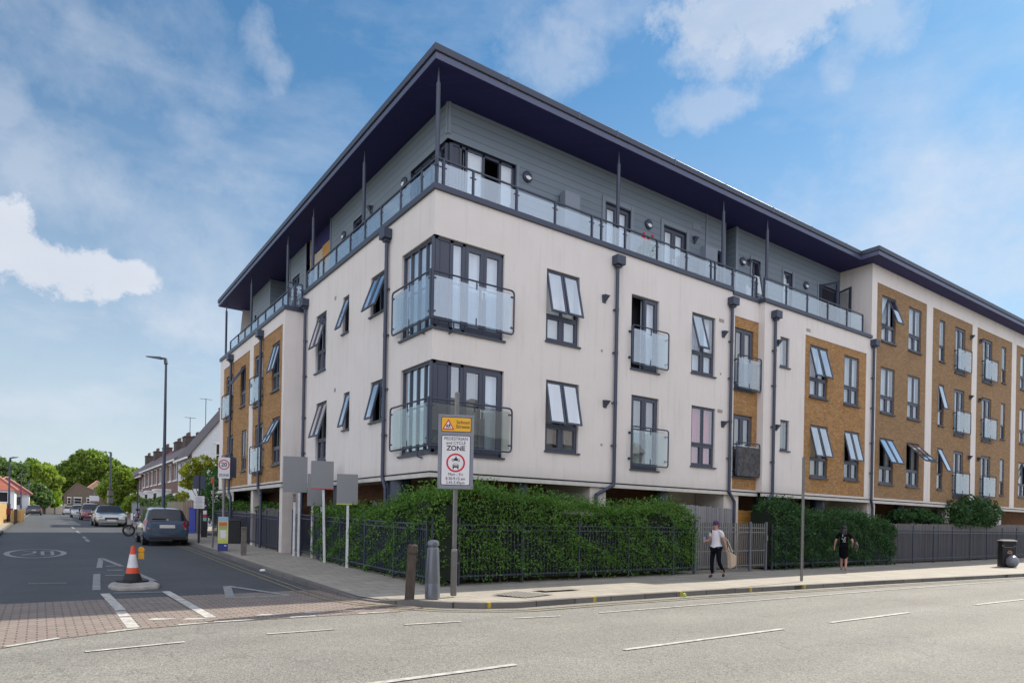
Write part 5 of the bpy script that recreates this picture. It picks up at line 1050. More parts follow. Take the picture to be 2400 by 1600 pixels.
t = thing('garden_wall', 'high sunlit yellow timber wall at the left edge', 'wall', (-9.35, 32, zr(34))); q = MB(); q.box(-.08, .08, 0, 19.5, 0, 1.35); q.box(-.1, .1, 19.5, 19.7, 0, 1.5); q.build('boarding', TIMBERY, t)
t = thing('garden_wall', 'pale garden wall closing the far end of the side street', 'wall', (-6.6, 139, zr(139))); q = MB(); q.box(0, 3.2, 0, .2, 0, 1.6); q.box(3.0, 3.5, -.1, .3, 0, 1.9); q.build('wall', pm('cream_wall', (.5, .44, .34), .9, .1), t)
t = thing('garden_fence', 'brown slatted garden fence beside the pale wall at the far end', 'fence', (-8.7, 137, zr(137))); q = MB(); q.box(0, 2, 0, .1, 0, 1.6); q.build('boarding', TIMBER, t)
board_fence('weathered timber garden fence in front of the first terraced house', 24.5, 29.8, -1.25, 'y', 1.6, 1.6, TIMBER, zr, 'garden_fence'); board_fence('upright timber boarding at the garden gap beside the white gable', 21.0, 24.3, -.75, 'y', 1.9, 1.9, TIMBERD, zr, 'garden_fence')
board_fence('lower brown garden fence behind the scooter', 30.2, 44, -1.3, 'y', 1.35, 1.3, TIMBERD, zr, 'garden_fence')
board_fence('timber boarding across the garden below the white gable', -.7, 1.0, 29.9, 'x', 1.75, 1.75, TIMBER, lambda s: zr(29.9), 'garden_fence')
t = thing('wheelie_bin', 'dark red wheeled bin behind the scooter', 'bin', (-1.75, 28.6, zr(28.6))); q = MB(); q.box(-.25, .25, -.25, .25, .05, .95); q.build('body', pm('maroon', (.13, .02, .025), .5), t); q = MB(); q.box(-.27, .27, -.27, .27, .95, 1.02); q.build('lid', BLACK, t)

# ================================================================== trees
LEAFA = leaf_mat('tree_leaf', (.035, .085, .012), (.26, .34, .05), .25, .35)
LEAFB = leaf_mat('pale_tree_leaf', (.07, .14, .02), (.38, .44, .07), .3, .4)
LEAFC = leaf_mat('yellow_tree_leaf', (.10, .16, .02), (.60, .55, .06), .9, .4)
LEAFD = leaf_mat('blue_tree_leaf', (.035, .08, .03), (.2, .28, .09), .25, .3)
def tree(label, x, y, h, blobs, n, mat, size, trunk=.25, z0=None, limbs=5, cat='tree', group=None):
    z0 = zr(y) if z0 is None else z0
    t = thing('tree', label, cat, (x, y, z0), 0, group)
    low = min(b[2]-b[3] for b in blobs)
    q = MB(); q.tube((0, 0, -.1), (.1*trunk, 0, h*.45), trunk, trunk*.6, n=8)
    for b in blobs[:limbs]: q.tube((.1*trunk, 0, h*.35), (b[0]*.85, b[1]*.85, b[2]), trunk*.5, trunk*.12, n=6)
    q.build('trunk', BARK, t, smooth=True)
    sub = [(bx, by, bz, br*.86, .85) for bx, by, bz, br in blobs]
    for (bx, by, bz, br) in blobs:            # break each lobe into smaller overlapping clumps
        for _ in range(15):
            d = rng.normal(size=3); d /= np.linalg.norm(d); rr_ = br*rng.uniform(.6, .9)
            sub.append((bx+d[0]*rr_, by+d[1]*rr_, bz+d[2]*rr_*.85, br*rng.uniform(.22, .42), .75))
    o = bush(t, sub, n, mat, size); o.name = 'crown'; o.data.name = 'crown'
    return t
TG = 'large trees beyond the end of the side street'
tree('dark tree at the far left behind the red roofed houses', -14.5, 150, 12, [(0, 0, 6, 3.6), (-3.5, 0, 7.5, 3.4), (3, 1, 8, 2.8), (0, 0, 9, 2.6), (2, 0, 3.6, 3)], 9000, LEAFD, .34, group=TG)
tree('bushy mid green tree with an uneven top, left of the weeping tree', -9.6, 158, 12, [(0, 0, 6, 3.4), (-2.3, 0, 8.6, 2.4), (2.2, 0, 8, 2.6), (0, 0, 3.6, 3.2), (1, 0, 10, 1.7)], 9000, LEAFA, .34, group=TG)
tree('yellowish weeping tree hanging in front of the darker trees', -6.6, 134, 10, [(0, 0, 7.4, 2.1), (1.0, 0, 6, 1.9), (1.3, 0, 4.2, 1.3), (-.8, 0, 5, 1.9), (1.5, 0, 3.0, 1.0), (1.6, 0, 2.0, .8)], 8000, LEAFB, .28, group=TG)
tree('rounded grey green tree below the weeping tree', -8.2, 126, 7, [(0, 0, 3.4, 2.3), (1.4, 0, 2.6, 1.7), (-1.6, 0, 2.4, 1.6)], 6000, LEAFD, .26, group=TG)
tree('tall dense dark green tree forming the left shoulder of the highest crown', -1.3, 178, 15, [(0, 0, 10, 4), (-2.2, 0, 8, 3.6), (2.5, 0, 11.2, 3.8), (0, 0, 5, 4), (3, 0, 6, 4)], 14000, LEAFA, .38, group=TG)
tree('tallest tree in the middle of the wood with a bright sunlit crown', 3.1, 176, 17, [(0, 0, 12.6, 3.9), (-2, 0, 9, 4), (2.6, 0, 11, 3.6), (.5, 0, 5.5, 4.3), (3.4, 0, 7, 3.8), (-1.5, 0, 13.2, 2.6)], 16000, LEAFA, .38, group=TG)
tree('round green tree at the right shoulder of the wood', 7.3, 150, 13, [(0, 0, 8.3, 3.1), (-1.6, 0, 6, 3.2), (1.6, 0, 5.4, 3.2), (0, 0, 3.2, 3)], 10000, LEAFA, .34, group=TG)
tree('green tree behind the roofs of the far terraced houses', 9.6, 118, 9, [(0, 0, 6, 2.4), (-1.4, 0, 4, 2.3), (1, 0, 3.5, 2)], 5000, LEAFA, .3, group=TG)
tree('bright green street tree in the front gardens between the parked cars and the terraced houses', -.2, 70, 6, [(0, 0, 3.6, 1.5), (-1.1, .3, 3.0, 1.3), (1.0, 0, 3.2, 1.3), (.2, 0, 4.7, 1.1), (-.4, 0, 2.2, 1.1)], 11000, LEAFB, .16, .14)
tree('small light green tree by the fence behind the pale saloon', -.7, 52, 3, [(0, 0, 1.7, .8), (.7, .2, 1.4, .7), (-.5, 0, 1.2, .6)], 5000, LEAFB, .11, .07)
tree('small spreading tree with yellow green leaves in front of the white gable wall', -.15, 25.6, 4, [(-.7, 0, 3.25, .5), (0, 0, 3.75, .55), (.6, 0, 3.7, .5), (1.2, -.2, 3.4, .45), (-.75, .2, 2.6, .4), (-.95, 0, 1.9, .35), (-.1, 0, 3.1, .35)], 7000, LEAFC, .055, .06, limbs=7)
tree('bright lime green sapling beside the no entry sign', -5.2, 128, 3, [(0, 0, 2, 1), (-.2, 0, 3.2, .8), (-1.7, 0, 1.5, .9)], 3500, leaf_mat('lime_leaf', (.08, .16, .01), (.3, .42, .03), .5, .4), .2, .08)
t = thing('shrub', 'dark garden shrub below the small tree by the parked hatchback', 'shrub', (0, 0, 0)); bush(t, [(-.4, 46, 1.9, .9), (.2, 40, 2.0, 1.0), (-.5, 34.5, 1.7, .7)], 6000, LEAFD, .09)
t = thing('shrub', 'green leafy hedge at the foot of the trees at the end of the street', 'shrub', (0, 0, 0)); bush(t, [(-12, 112, 2.5, 1.8), (-9, 112, 2.2, 1.2), (-16, 120, 3, 2)], 7000, LEAFA, .2)

# ================================================================== houses
def gable_house(label, x0, x1, y0, y1, eave, ridge, wallm, roofm, rx=None, cat='house', windows=(), gable_windows=(), chimney=None, flare=0, group=None, z0=None):
    zb = (zr(y0) if z0 is None else z0)-.4; rx = (x0+x1)/2 if rx is None else rx
    t = thing('terraced_house' if cat == 'terraced house' else 'house', label, cat, group=group)
    q = MB(); q.xf = lambda p: (x0-p[1], p[0], p[2]); wall(q, y0, y1, zb, eave, [(a, b, c, d, .12) for a, b, c, d in windows]); q.xf = IDX
    q.add([(x0, y0, zb), (x1, y0, zb), (x1, y0, eave), (rx, y0, ridge), (x0, y0, eave)], [(0,1,2,3,4)]); q.add([(x0, y1, zb), (x1, y1, zb), (x1, y1, eave), (rx, y1, ridge), (x0, y1, eave)], [(0,1,2,3,4)]); q.quad((x1, y0, zb), (x1, y1, zb), (x1, y1, eave), (x1, y0, eave))
    q.build('wall', wallm, t)
    ov = .3; sl_ = (ridge-eave)/(rx-x0); q = MB()
    q.add([(x0-ov, y0-.12, eave-ov*sl_+flare), (rx, y0-.12, ridge), (rx, y1+.02, ridge), (x0-ov, y1+.02, eave-ov*sl_+flare), (x0-ov, y0-.12, eave-ov*sl_+.14+flare), (rx, y0-.12, ridge+.16), (rx, y1+.02, ridge+.16), (x0-ov, y1+.02, eave-ov*sl_+.14+flare)], [(0,1,2,3),(4,5,6,7),(0,1,5,4),(3,2,6,7),(0,3,7,4)])
    s2 = (ridge-eave)/(x1-rx); q.add([(x1+ov, y0-.12, eave-ov*s2), (rx, y0-.12, ridge), (rx, y1+.02, ridge), (x1+ov, y1+.02, eave-ov*s2), (x1+ov, y0-.12, eave-ov*s2+.14), (rx, y0-.12, ridge+.16), (rx, y1+.02, ridge+.16), (x1+ov, y1+.02, eave-ov*s2+.14)], [(0,1,2,3),(4,5,6,7),(0,1,5,4),(3,2,6,7),(0,3,7,4)])
    rf = q.build('roof', roofm, t)
    q = MB(); q.box(x0-ov-.08, x0-ov, y0-.1, y1, eave-ov*sl_+flare-.02, eave-ov*sl_+flare+.1); q.box(x0-.02, x0+.0-.005, y0, y1, eave-.25, eave-.02); q.build('gutter', WHITE, rf)
    if chimney:
        cx, cy, ch, wd = chimney; q = MB(); q.box(cx-.4, cx+.4, cy-wd/2, cy+wd/2, ridge-1.2, ch-.38); q.box(cx-.46, cx+.46, cy-wd/2-.06, cy+wd/2+.06, ch-.46, ch-.38)
        c_ = q.build('chimney', BRICKC, rf); q = MB()
        for k in range(4): yy = cy-wd/2+wd*(k+.5)/4; q.lathe([(.11, ch-.38), (.1, ch-.05), (.13, ch), (.08, ch)], (cx, yy, 0), n=8)
        q.build('chimney_pots', pm('pot_clay', (.12, .06, .05), .8), c_)
    for a, b, c, d in windows:
        q = MB(lambda p: (x0-p[1], p[0], p[2])); w_ = .06
        q.box(a, b, -.1, -.04, c, c+w_); q.box(a, b, -.1, -.04, d-w_, d)
        for s in (a, (a+b)/2-.03, b-w_): q.box(s, s+w_, -.1, -.04, c, d)
        q.box(a-.08, b+.08, -.05, .05, c-.1, c); q.box(a-.08, b+.08, -.02, .02, d, d+.16); o = q.build('window', WHITE, t); q = MB(lambda p: (x0-p[1], p[0], p[2])); q.quad((a, -.07, c), (b, -.07, c), (b, -.07, d), (a, -.07, d)); q.build('pane', CARGLASS, o)
    for a, b, c, d in gable_windows:
        q = MB(); q.box(a, b, y0-.05, y0-.02, c, d); q.box(a-.12, b+.12, y0-.09, y0-.051, d, d+.12); o = q.build('window', WHITE, t); q = MB()
        m_ = (c+d)/2; q.box(a+.06, b-.06, y0-.06, y0-.051, c+.06, m_-.03); q.box(a+.06, b-.06, y0-.06, y0-.051, m_+.03, d-.06); q.build('pane', CARGLASS, o)
    return t
WH = pm('white_render', (.60, .62, .64), .85, .06)
gable_house('white rendered gable end house with a steep dark roof beside the flats', 1.25, 8, 37, 42.6, 5.75, 10.4, WH, TILE, 4.7, 'terraced house', [(38, 39.6, 4.0, 5.3), (40.2, 41.8, 4.0, 5.3)], [(2.75, 3.55, 4.9, 6.5)], (4.6, 42.4, 10.3, 1.6))
GH = 'terraced brick houses along the side street'
labs = ['first brick terraced house next to the white gable', 'second brick terraced house, behind the street lamp', 'third brick terraced house with a chimney above the lamp pole', 'fourth brick terraced house before the maroon roof']
for k, (ya, yb) in enumerate([(42.62, 48), (48.02, 53.4), (53.42, 58.8), (58.82, 64)]):
    t = gable_house(labs[k], 1.25, 8, ya, yb, 5.75, 8.15, BRICKH, TILE, 4.6, 'terraced house', [(ya+.5, ya+1.4, 4.1, 5.4), (ya+1.7, ya+2.2, 4.1, 5.4), (ya+3.2, ya+4.6, 4.1, 5.4), (ya+.5, ya+2.1, 1.3, 2.9)], (), (4.5, yb-.5, 9.35 + (.1 if k == 2 else 0), 1.7) if k != 1 else (4.3, yb-1, 8.9, 1.0), group=GH)
    q = MB(); q.box(.2, 1.24, ya+3.0, ya+4.9, .7, 3.3); q.box(.1, 1.24, ya+2.9, ya+5.0, 3.3, 3.42); o = q.build('porch', WHITE, t); q = MB(); q.box(.19, .2, ya+3.15, ya+4.75, 1.5, 3.1); q.build('porch_window', CARGLASS, o)
gable_house('terraced house with a maroon roof and white verge board', 1.4, 8.2, 64.02, 72, 5.5, 8.3, BRICKH, TILEM, 4.6, 'terraced house', [(65, 66.4, 3.9, 5.2), (68, 69.4, 3.9, 5.2)], (), (4.5, 71.5, 9.4, 1.8)); 
gable_house('farther terraced house beyond the maroon roof', 1.4, 8.2, 72.02, 80, 5.6, 8.2, BRICKH, TILE, 4.6, 'terraced house', [(74, 75.4, 3.9, 5.2)], (), (4.5, 79, 9.5, 1.7)); 
gable_house('farthest terraced house partly hidden by the street tree', 1.4, 8.2, 80.02, 88, 5.6, 8.2, pm('cream_house', (.42, .38, .3), .85, .08), TILE, 4.6, 'terraced house', [(82, 83.4, 3.9, 5.2)], (), (4.5, 87, 9.5, 1.7))
def hip_house(label, x0, x1, y0, y1, eave, ridge, wallm, roofm, windows=(), zb=.6):
    t = thing('house', label, 'house'); q = MB(); q.box(x0, x1, y0, y1, zb-.5, eave); q.build('wall', wallm, t)
    cx, c1, c2 = (x0+x1)/2, y0+(x1-x0)*.4, y1-(x1-x0)*.4; o = .4
    q = MB(); q.add([(x0-o, y0-o, eave-.1), (x1+o, y0-o, eave-.1), (x1+o, y1+o, eave-.1), (x0-o, y1+o, eave-.1), (cx, c1, ridge), (cx, c2, ridge)], [(0,1,4),(1,2,5,4),(2,3,5),(3,0,4,5),(0,1,2,3)]); q.build('roof', roofm, t)
    q = MB(); q.tube((x0-o, y0-o, eave-.05), (cx, c1, ridge+.05), .1, n=6); q.tube((x1+o, y0-o, eave-.05), (cx, c1, ridge+.05), .1, n=6); q.build('hip_tiles', pm('hip_tile', (.5, .25, .18), .8), t)
    for a, b, c, d in windows: q = MB(); q.box(a, b, y0-.06, y0-.02, c, d); w_ = q.build('window', WHITE, t); q = MB(); q.box(a+.1, b-.1, y0-.07, y0-.061, c+.1, d-.1); q.build('pane', CARGLASS, w_)
hip_house('white bungalow with a bright red hipped roof at the left edge', -17.5, -10.0, 93, 103, 4.2, 7.6, WH, TILER, [(-12.6, -10.6, 2.5, 3.9), (-15.4, -13.4, 2.5, 3.9)])
hip_house('second white house with a darker red hipped roof behind the first', -14, -8.6, 105, 114, 4.0, 6.3, WH, TILEM, [(-10.8, -9.4, 2.2, 3.6)])
t = gable_house('brown brick house with a tiled gable at the far end of the street', -3.3, 4.2, 150, 160, 4.9, 7.4, BRICKB, TILEB, -1.2, 'house', (), [(-2.7, -2.1, 3.2, 4.4), (-1.6, -.3, 3.2, 4.4), (.6, 1.2, 3.2, 4.4)])
hip_house('brown tiled hipped roof house just behind the gabled one', -.2, 6.5, 161, 170, 5.4, 8.6, BRICKB, TILEB)
# across the main road, behind the viewer: what the lower windows mirror
for k in range(7):
    x0 = -22 + k*8
    t = thing('terraced_house', 'brick terraced house across the main road facing the flats, %s' % ['westernmost of the row', 'second from the west', 'third from the west', 'middle of the row', 'third from the east', 'second from the east', 'easternmost of the row'][k], 'terraced house', group='houses across the main road')
    q = MB(); q.box(x0, x0+7.96, -33, -26, 0, 7.4); q.build('wall', BRICKH if k % 2 else pm('pebble_dash', (.4, .36, .3), .9, .1), t)
    q = MB(); q.add([(x0, -33.3, 7.3), (x0+7.96, -33.3, 7.3), (x0+7.96, -25.7, 7.3), (x0, -25.7, 7.3), (x0, -29.5, 10.6), (x0+7.96, -29.5, 10.6)], [(0,1,5,4),(2,3,4,5),(0,4,3),(1,2,5),(0,1,2,3)]); q.build('roof', TILE, t)
    for a in (1.2, 4.8):
        for c in (1.0, 3.7): q = MB(); q.box(x0+a, x0+a+1.7, -25.99, -25.94, c, c+1.4); q.build('window', WHITE, t)

# ================================================================== cars
def car(label, loc, rz, L, Wd, H, paint, kind, glassm=CARGLASS, group=None, detail=True, rear_lights=RED, name='parked_car'):
    t = thing(name, label, 'car', loc, rz, group)
    w2 = Wd/2; h = H
    if kind == 'hatch':   # stations from the rear (x=0) to the front (x=L): x, belt z, roof z, width factor, roof half width factor
        St = [(0, .62, .62, .80, .80), (.03, .95*h*.62, .62*h, .93, .88), (.10, .64*h, .645*h, .97, .80), (.42, .64*h, .955*h, .99, .70), (.62, .63*h, .985*h, 1, .70), (1.5, .62*h, 1.0*h, 1, .71), (2.3, .61*h, .985*h, 1, .69), (2.62, .60*h, .93*h, 1, .67), (3.2, .61*h, .625*h, .99, .76), (L-.45, .54*h, .55*h, .96, .8), (L-.1, .47*h, .475*h, .86, .7), (L, .36*h, .37*h, .72, .6)]; gl = (2, 8)
    elif kind == 'suv':
        St = [(0, .5*h, .5*h, .84, .84), (.06, .60*h, .605*h, .95, .85), (.14, .63*h, .64*h, .98, .8), (.55, .63*h, .97*h, 1, .70), (1.6, .62*h, 1.0*h, 1, .72), (2.5, .62*h, .99*h, 1, .71), (2.9, .61*h, .93*h, 1, .69), (3.45, .62*h, .635*h, .99, .78), (L-.35, .56*h, .57*h, .96, .8), (L-.06, .5*h, .5*h, .9, .74), (L, .36*h, .37*h, .84, .7)]; gl = (2, 7)
    else:
        St = [(0, .5*h, .5*h, .82, .82), (.05, .62*h, .63*h, .93, .82), (.2, .66*h, .67*h, .96, .8), (.9, .665*h, .68*h, .99, .76), (1.5, .65*h, .94*h, 1, .66), (2.1, .64*h, 1.0*h, 1, .67), (2.8, .63*h, .97*h, 1, .66), (3.35, .62*h, .655*h, 1, .76), (L-.7, .57*h, .59*h, .98, .8), (L-.15, .5*h, .51*h, .93, .72), (L, .34*h, .35*h, .84, .66)]; gl = (3, 7)
    zb = .20
    secs = []
    for x, be, ro, wf, rf_ in St:
        w_ = w2*wf; rw = w2*rf_
        secs.append([(x, 0, zb), (x, w_*.86, zb), (x, w_*.98, zb+.12), (x, w_, zb+(be-zb)*.45), (x, w_*.985, zb+(be-zb)*.75), (x, w_*.94, be), (x, rw+(w_*.94-rw)*(.12 if ro-be > .1 else .6), be+(ro-be)*.88), (x, rw*.8, ro), (x, 0, ro+(.012))])
    m_ = len(secs[0]); n = len(secs)
    V = []; 
    for s in secs: V += s
    for s in secs: V += [(x, -y, z) for x, y, z in s]
    body, glass = [], []
    for i in range(n-1):
        for j in range(m_-1):
            for sd_, o in ((1, 0), (-1, n*m_)):
                f = (o+i*m_+j, o+(i+1)*m_+j, o+(i+1)*m_+j+1, o+i*m_+j+1)
                isg = False
                if j == 5 and gl[0] < i < gl[1]-1: isg = True
                if (i == gl[0] or i == gl[1]-1) and j in (5, 6, 7): isg = j != 5
                (glass if isg else body).append(f)
    for i in (0, n-1): body.append(tuple([i*m_+j for j in range(m_)] + [n*m_+i*m_+j for j in range(m_-1, -1, -1)]))
    q = MB(); q.add(V, body); q.build('body', paint, t, smooth=True, angle=32)
    q = MB(); q.add([(x, y*1.002, z) for x, y, z in V], glass); q.build('windows', glassm, t, smooth=True, angle=30)
    for x in (.72, L-.82):
        for sg in (1, -1):
            q = MB(); yy = sg*(w2-.02); r = .31 if kind != 'suv' else .35
            q.tube((x, yy-sg*.2, r), (x, yy+sg*.012, r), r, n=22); o = q.build('wheel', RUBBER, t, smooth=True)
            q = MB(); q.tube((x, yy+sg*.005, r), (x, yy+sg*.02, r), r*.66, n=20)
            for k in range(5): a = 2*math.pi*k/5; q.tube((x, yy+sg*.028, r), (x+r*.6*math.cos(a), yy+sg*.024, r+r*.6*math.sin(a)), .03, n=5)
            q.build('rim', ALU, o)
            q = MB(); q.add([(x+(r+.05)*math.cos(a), sg*(w2+.003), r+(r+.05)*math.sin(a)) for a in np.linspace(0, math.pi, 13)] + [(x+r*1.0*math.cos(a), sg*(w2+.004), r+r*1.0*math.sin(a)) for a in np.linspace(0, math.pi, 13)], [(i, i+1, 14+i, 13+i) for i in range(12)]); q.build('wheel_arch', BLACK, t)
    # rear face items
    be = .62*h
    for sg in (1, -1):
        q = MB(); q.add([(.03, sg*w2*.62, be*.86), (.0, sg*w2*.60, be*.66), (.0, sg*w2*.86, be*.70), (.22, sg*w2*1.0, be*.84), (.26, sg*w2*1.0, be*1.04), (.08, sg*w2*.86, be*1.08), (-.01, sg*w2*.72, be*1.0)], [(0,1,2,3,4,5,6)] if False else [(1,2,5,6,0),(2,3,4,5)]); q.build('tail_light', pm('tail_red', (.35, .008, .012), .15, .1, coat=1), t)
        q = MB(); q.ball((L-.12, sg*w2*.72, .44*h), .13, (.7, 1.25, .75), 12, 8); q.build('headlight', pm('headlamp', (.5, .52, .5), .08, .1, coat=1), t, smooth=True)
        q = MB(); q.box(L-1.62, L-1.46, sg*(w2+.0), sg*(w2+.16), .60*h, .70*h) if sg > 0 else q.box(L-1.62, L-1.46, -(w2+.16), -(w2), .60*h, .70*h); q.build('mirror', paint, t, bevel=.03)
    q = MB(); q.box(-.012, .01, -.26, .26, .46*h, .46*h+.12); q.build('number_plate', PLATE, t); q = MB(); q.box(L-.005, L+.015, -.26, .26, .25*h, .25*h+.11); q.build('number_plate', PLATE, t)
    q = MB(); q.box(-.03, .1, -w2*.8, w2*.8, .2, .36); q.build('rear_bumper', BLACK, t, bevel=.03); q = MB(); q.box(L-.09, L+.005, -w2*.42, w2*.42, .31*h, .42*h); q.box(L-.2, L+.0, -w2*.7, w2*.7, .19, .27); q.build('grille', pm('grille', (.03, .03, .035), .4), t, bevel=.02)
    return t
pb = pm('blue_grey_paint', (.06, .095, .145), .2, .04, 3, metal=.45, coat=1); pc = pm('champagne_paint', (.42, .42, .38), .22, .04, 3, metal=.5, coat=1)
pr_ = pm('dark_red_paint', (.16, .012, .02), .22, .04, 3, metal=.3, coat=1); pg_ = pm('silver_grey_paint', (.30, .32, .33), .25, .04, 3, metal=.5, coat=1); pw = pm('white_grey_paint', (.5, .5, .5), .25, .04, coat=1); pk = pm('black_paint', (.015, .02, .03), .2, .1, coat=1)
rd = lambda y: zr(y)+RD
c_ = car('blue grey hatchback parked with its rear and red lights towards the viewer', (-3.38, 14.5, rd(16)), R(90)-R(1), 3.75, 1.56, 1.44, pb, 'hatch')
q = MB(); q.tube((.0, .0, .98), (-.01, 0, .98), .035, n=12); q.build('badge', CHROME, c_); q = MB(); q.box(.12, .15, .05, .5, 1.0, 1.02); q.build('rear_wiper', BLACK, c_)
car('pale champagne saloon facing the viewer behind the scooter', (-3.45, 42.3, rd(40)), R(-90), 4.9, 1.85, 1.43, pc, 'saloon')
car('dark red off-roader facing the viewer beyond the pale saloon', (-3.15, 67, rd(65)), R(-90), 4.6, 1.9, 1.68, pr_, 'suv')
car('silver grey car parked just beyond the dark red off-roader', (-3.3, 88, rd(86)), R(-90), 4.4, 1.8, 1.6, pg_, 'suv')
car('white hatchback farthest along on the right kerb', (-3.2, 121, rd(121)), R(90), 4.2, 1.8, 1.55, pw, 'hatch')
car('black car parked on the left side of the side street', (-8.0, 104, rd(104)), R(90), 4.5, 1.85, 1.5, pk, 'hatch')
car('white car parked off the left kerb behind the black car', (-9.9, 112, zr(112)), R(60), 4.3, 1.8, 1.55, pw, 'hatch')
# scooter
t = thing('scooter', 'dark red moped standing across the kerb line behind the hatchback', 'scooter', (-3.9, 22.4, rd(22.4)), R(-14))
def wheel(x, r=.235):
    q = MB(); N2 = 22
    for k in range(N2): a, b = 2*math.pi*k/N2, 2*math.pi*(k+1)/N2; q.tube((x+r*math.cos(a), 0, .28+r*math.sin(a)), (x+r*math.cos(b), 0, .28+r*math.sin(b)), .05, n=6, cap=False)
    w_ = q.build('wheel', RUBBER, t, smooth=True); q = MB(); q.tube((x, -.05, .3), (x, .05, .3), .05, n=10)
    for k in range(5): a = 2*math.pi*k/5; q.tube((x, 0, .3), (x+r*.9*math.cos(a), 0, .3+r*.9*math.sin(a)), .022, n=5)
    q.build('rim', ALU, w_)
wheel(0); wheel(1.28)
MAR = pm('maroon_paint', (.07, .008, .014), .2, .1, coat=1)
q = MB(); q.add([(.05,-.1,.62),(.3,-.12,.6),(.5,-.16,.35),(.55,-.16,.9),(.42,-.12,1.02),(.3,-.1,.95),(.05,.1,.62),(.3,.12,.6),(.5,.16,.35),(.55,.16,.9),(.42,.12,1.02),(.3,.1,.95)], [(0,1,5),(1,2,3,4,5),(6,7,11),(7,8,9,10,11),(0,5,11,6),(5,4,10,11),(4,3,9,10),(3,2,8,9),(2,1,7,8),(1,0,6,7)])
q.box(.5, .95, -.15, .15, .3, .38); q.add([(.9,-.14,.35),(1.45,-.12,.5),(1.5,-.12,.72),(.85,-.15,.74),(.9,.14,.35),(1.45,.12,.5),(1.5,.12,.72),(.85,.15,.74)], [(0,1,2,3),(4,5,6,7),(0,1,5,4),(1,2,6,5),(2,3,7,6),(3,0,4,7)]); q.ball((.36, 0, .92), .15, (.9, 1.1, 1.25), 12, 8); q.ball((1.15, 0, .62), .2, (2.0, .9, .75), 12, 8); q.build('bodywork', MAR, t, smooth=True, angle=35)
q = MB(); q.box(.8, 1.5, -.14, .14, .74, .84); q.build('seat', BLACK, t, bevel=.03); q = MB(); q.tube((.0, 0, .3), (.38, 0, 1.02), .03); q.tube((.42, -.3, 1.1), (.42, .3, 1.1), .018); q.tube((.42, -.25, 1.1), (.36, -.32, 1.25), .01); q.tube((.42, .25, 1.1), (.36, .32, 1.25), .01); q.tube((.36, -.32, 1.25), (.36, -.38, 1.29), .04); q.tube((.36, .32, 1.25), (.36, .38, 1.29), .04); q.build('handlebar', BLACK, t)
q = MB(); q.add([(.3*math.cos(a)+.0, s_, .3+.33*math.sin(a)) for s_ in (-.06, .06) for a in np.linspace(.5, 2.4, 8)], [(i, i+1, 9+i, 8+i) for i in range(7)]); q.build('mudguard', MAR, t)
q = MB(); q.ball((.24, 0, 1.0), .05, (1, 1, .9), 10, 6); q.build('headlight', WHITE, t, smooth=True)

# ================================================================== people
def skinmesh(name, verts, edges, radii, mat, parent, sub=1, root=0):
    me = bpy.data.meshes.new(name); me.from_pydata(verts, edges, []); me.materials.append(mat)
    o = bpy.data.objects.new(name, me); COL.objects.link(o); o.parent = parent
    s = o.modifiers.new('skin', 'SKIN'); s.use_smooth_shade = True
    for i, r in enumerate(radii): me.skin_vertices[0].data[i].radius = (r, r) if not isinstance(r, tuple) else r
    me.skin_vertices[0].data[root].use_root = True
    m = o.modifiers.new('sub', 'SUBSURF'); m.levels = sub; m.render_levels = sub
    return o
def chain(V, E, Rr, start, pts):
    p = start
    for q_, r in pts: V.append(q_); Rr.append(r); E.append((p, len(V)-1)); p = len(V)-1
    return p
def hand(V, E, Rr, wr, d, curl=.4, side=1):
    """palm, four unequal fingers and a thumb from wrist index wr heading along d"""
    w_ = Vector(V[wr]); d = Vector(d).normalized(); s = d.cross(Vector((0, 1, 0))).normalized() if abs(d.y) < .9 else Vector((1, 0, 0)); nrm = d.cross(s)
    p = chain(V, E, Rr, wr, [(tuple(w_+d*.05), (.030, .02)), (tuple(w_+d*.085), (.034, .018))])
    for k, ln in enumerate((.06, .07, .066, .052)):
        b = w_+d*.10+s*(.026-.0175*k); chain(V, E, Rr, p, [(tuple(b), .009), (tuple(b+d*ln*.5+nrm*side*curl*.012), .0085), (tuple(b+d*ln*.85+nrm*side*curl*.035), .0075)])
    chain(V, E, Rr, wr, [(tuple(w_+d*.03+s*.032), .012), (tuple(w_+d*.065+s*.05), .010), (tuple(w_+d*.09+s*.052+nrm*side*.01), .008)])
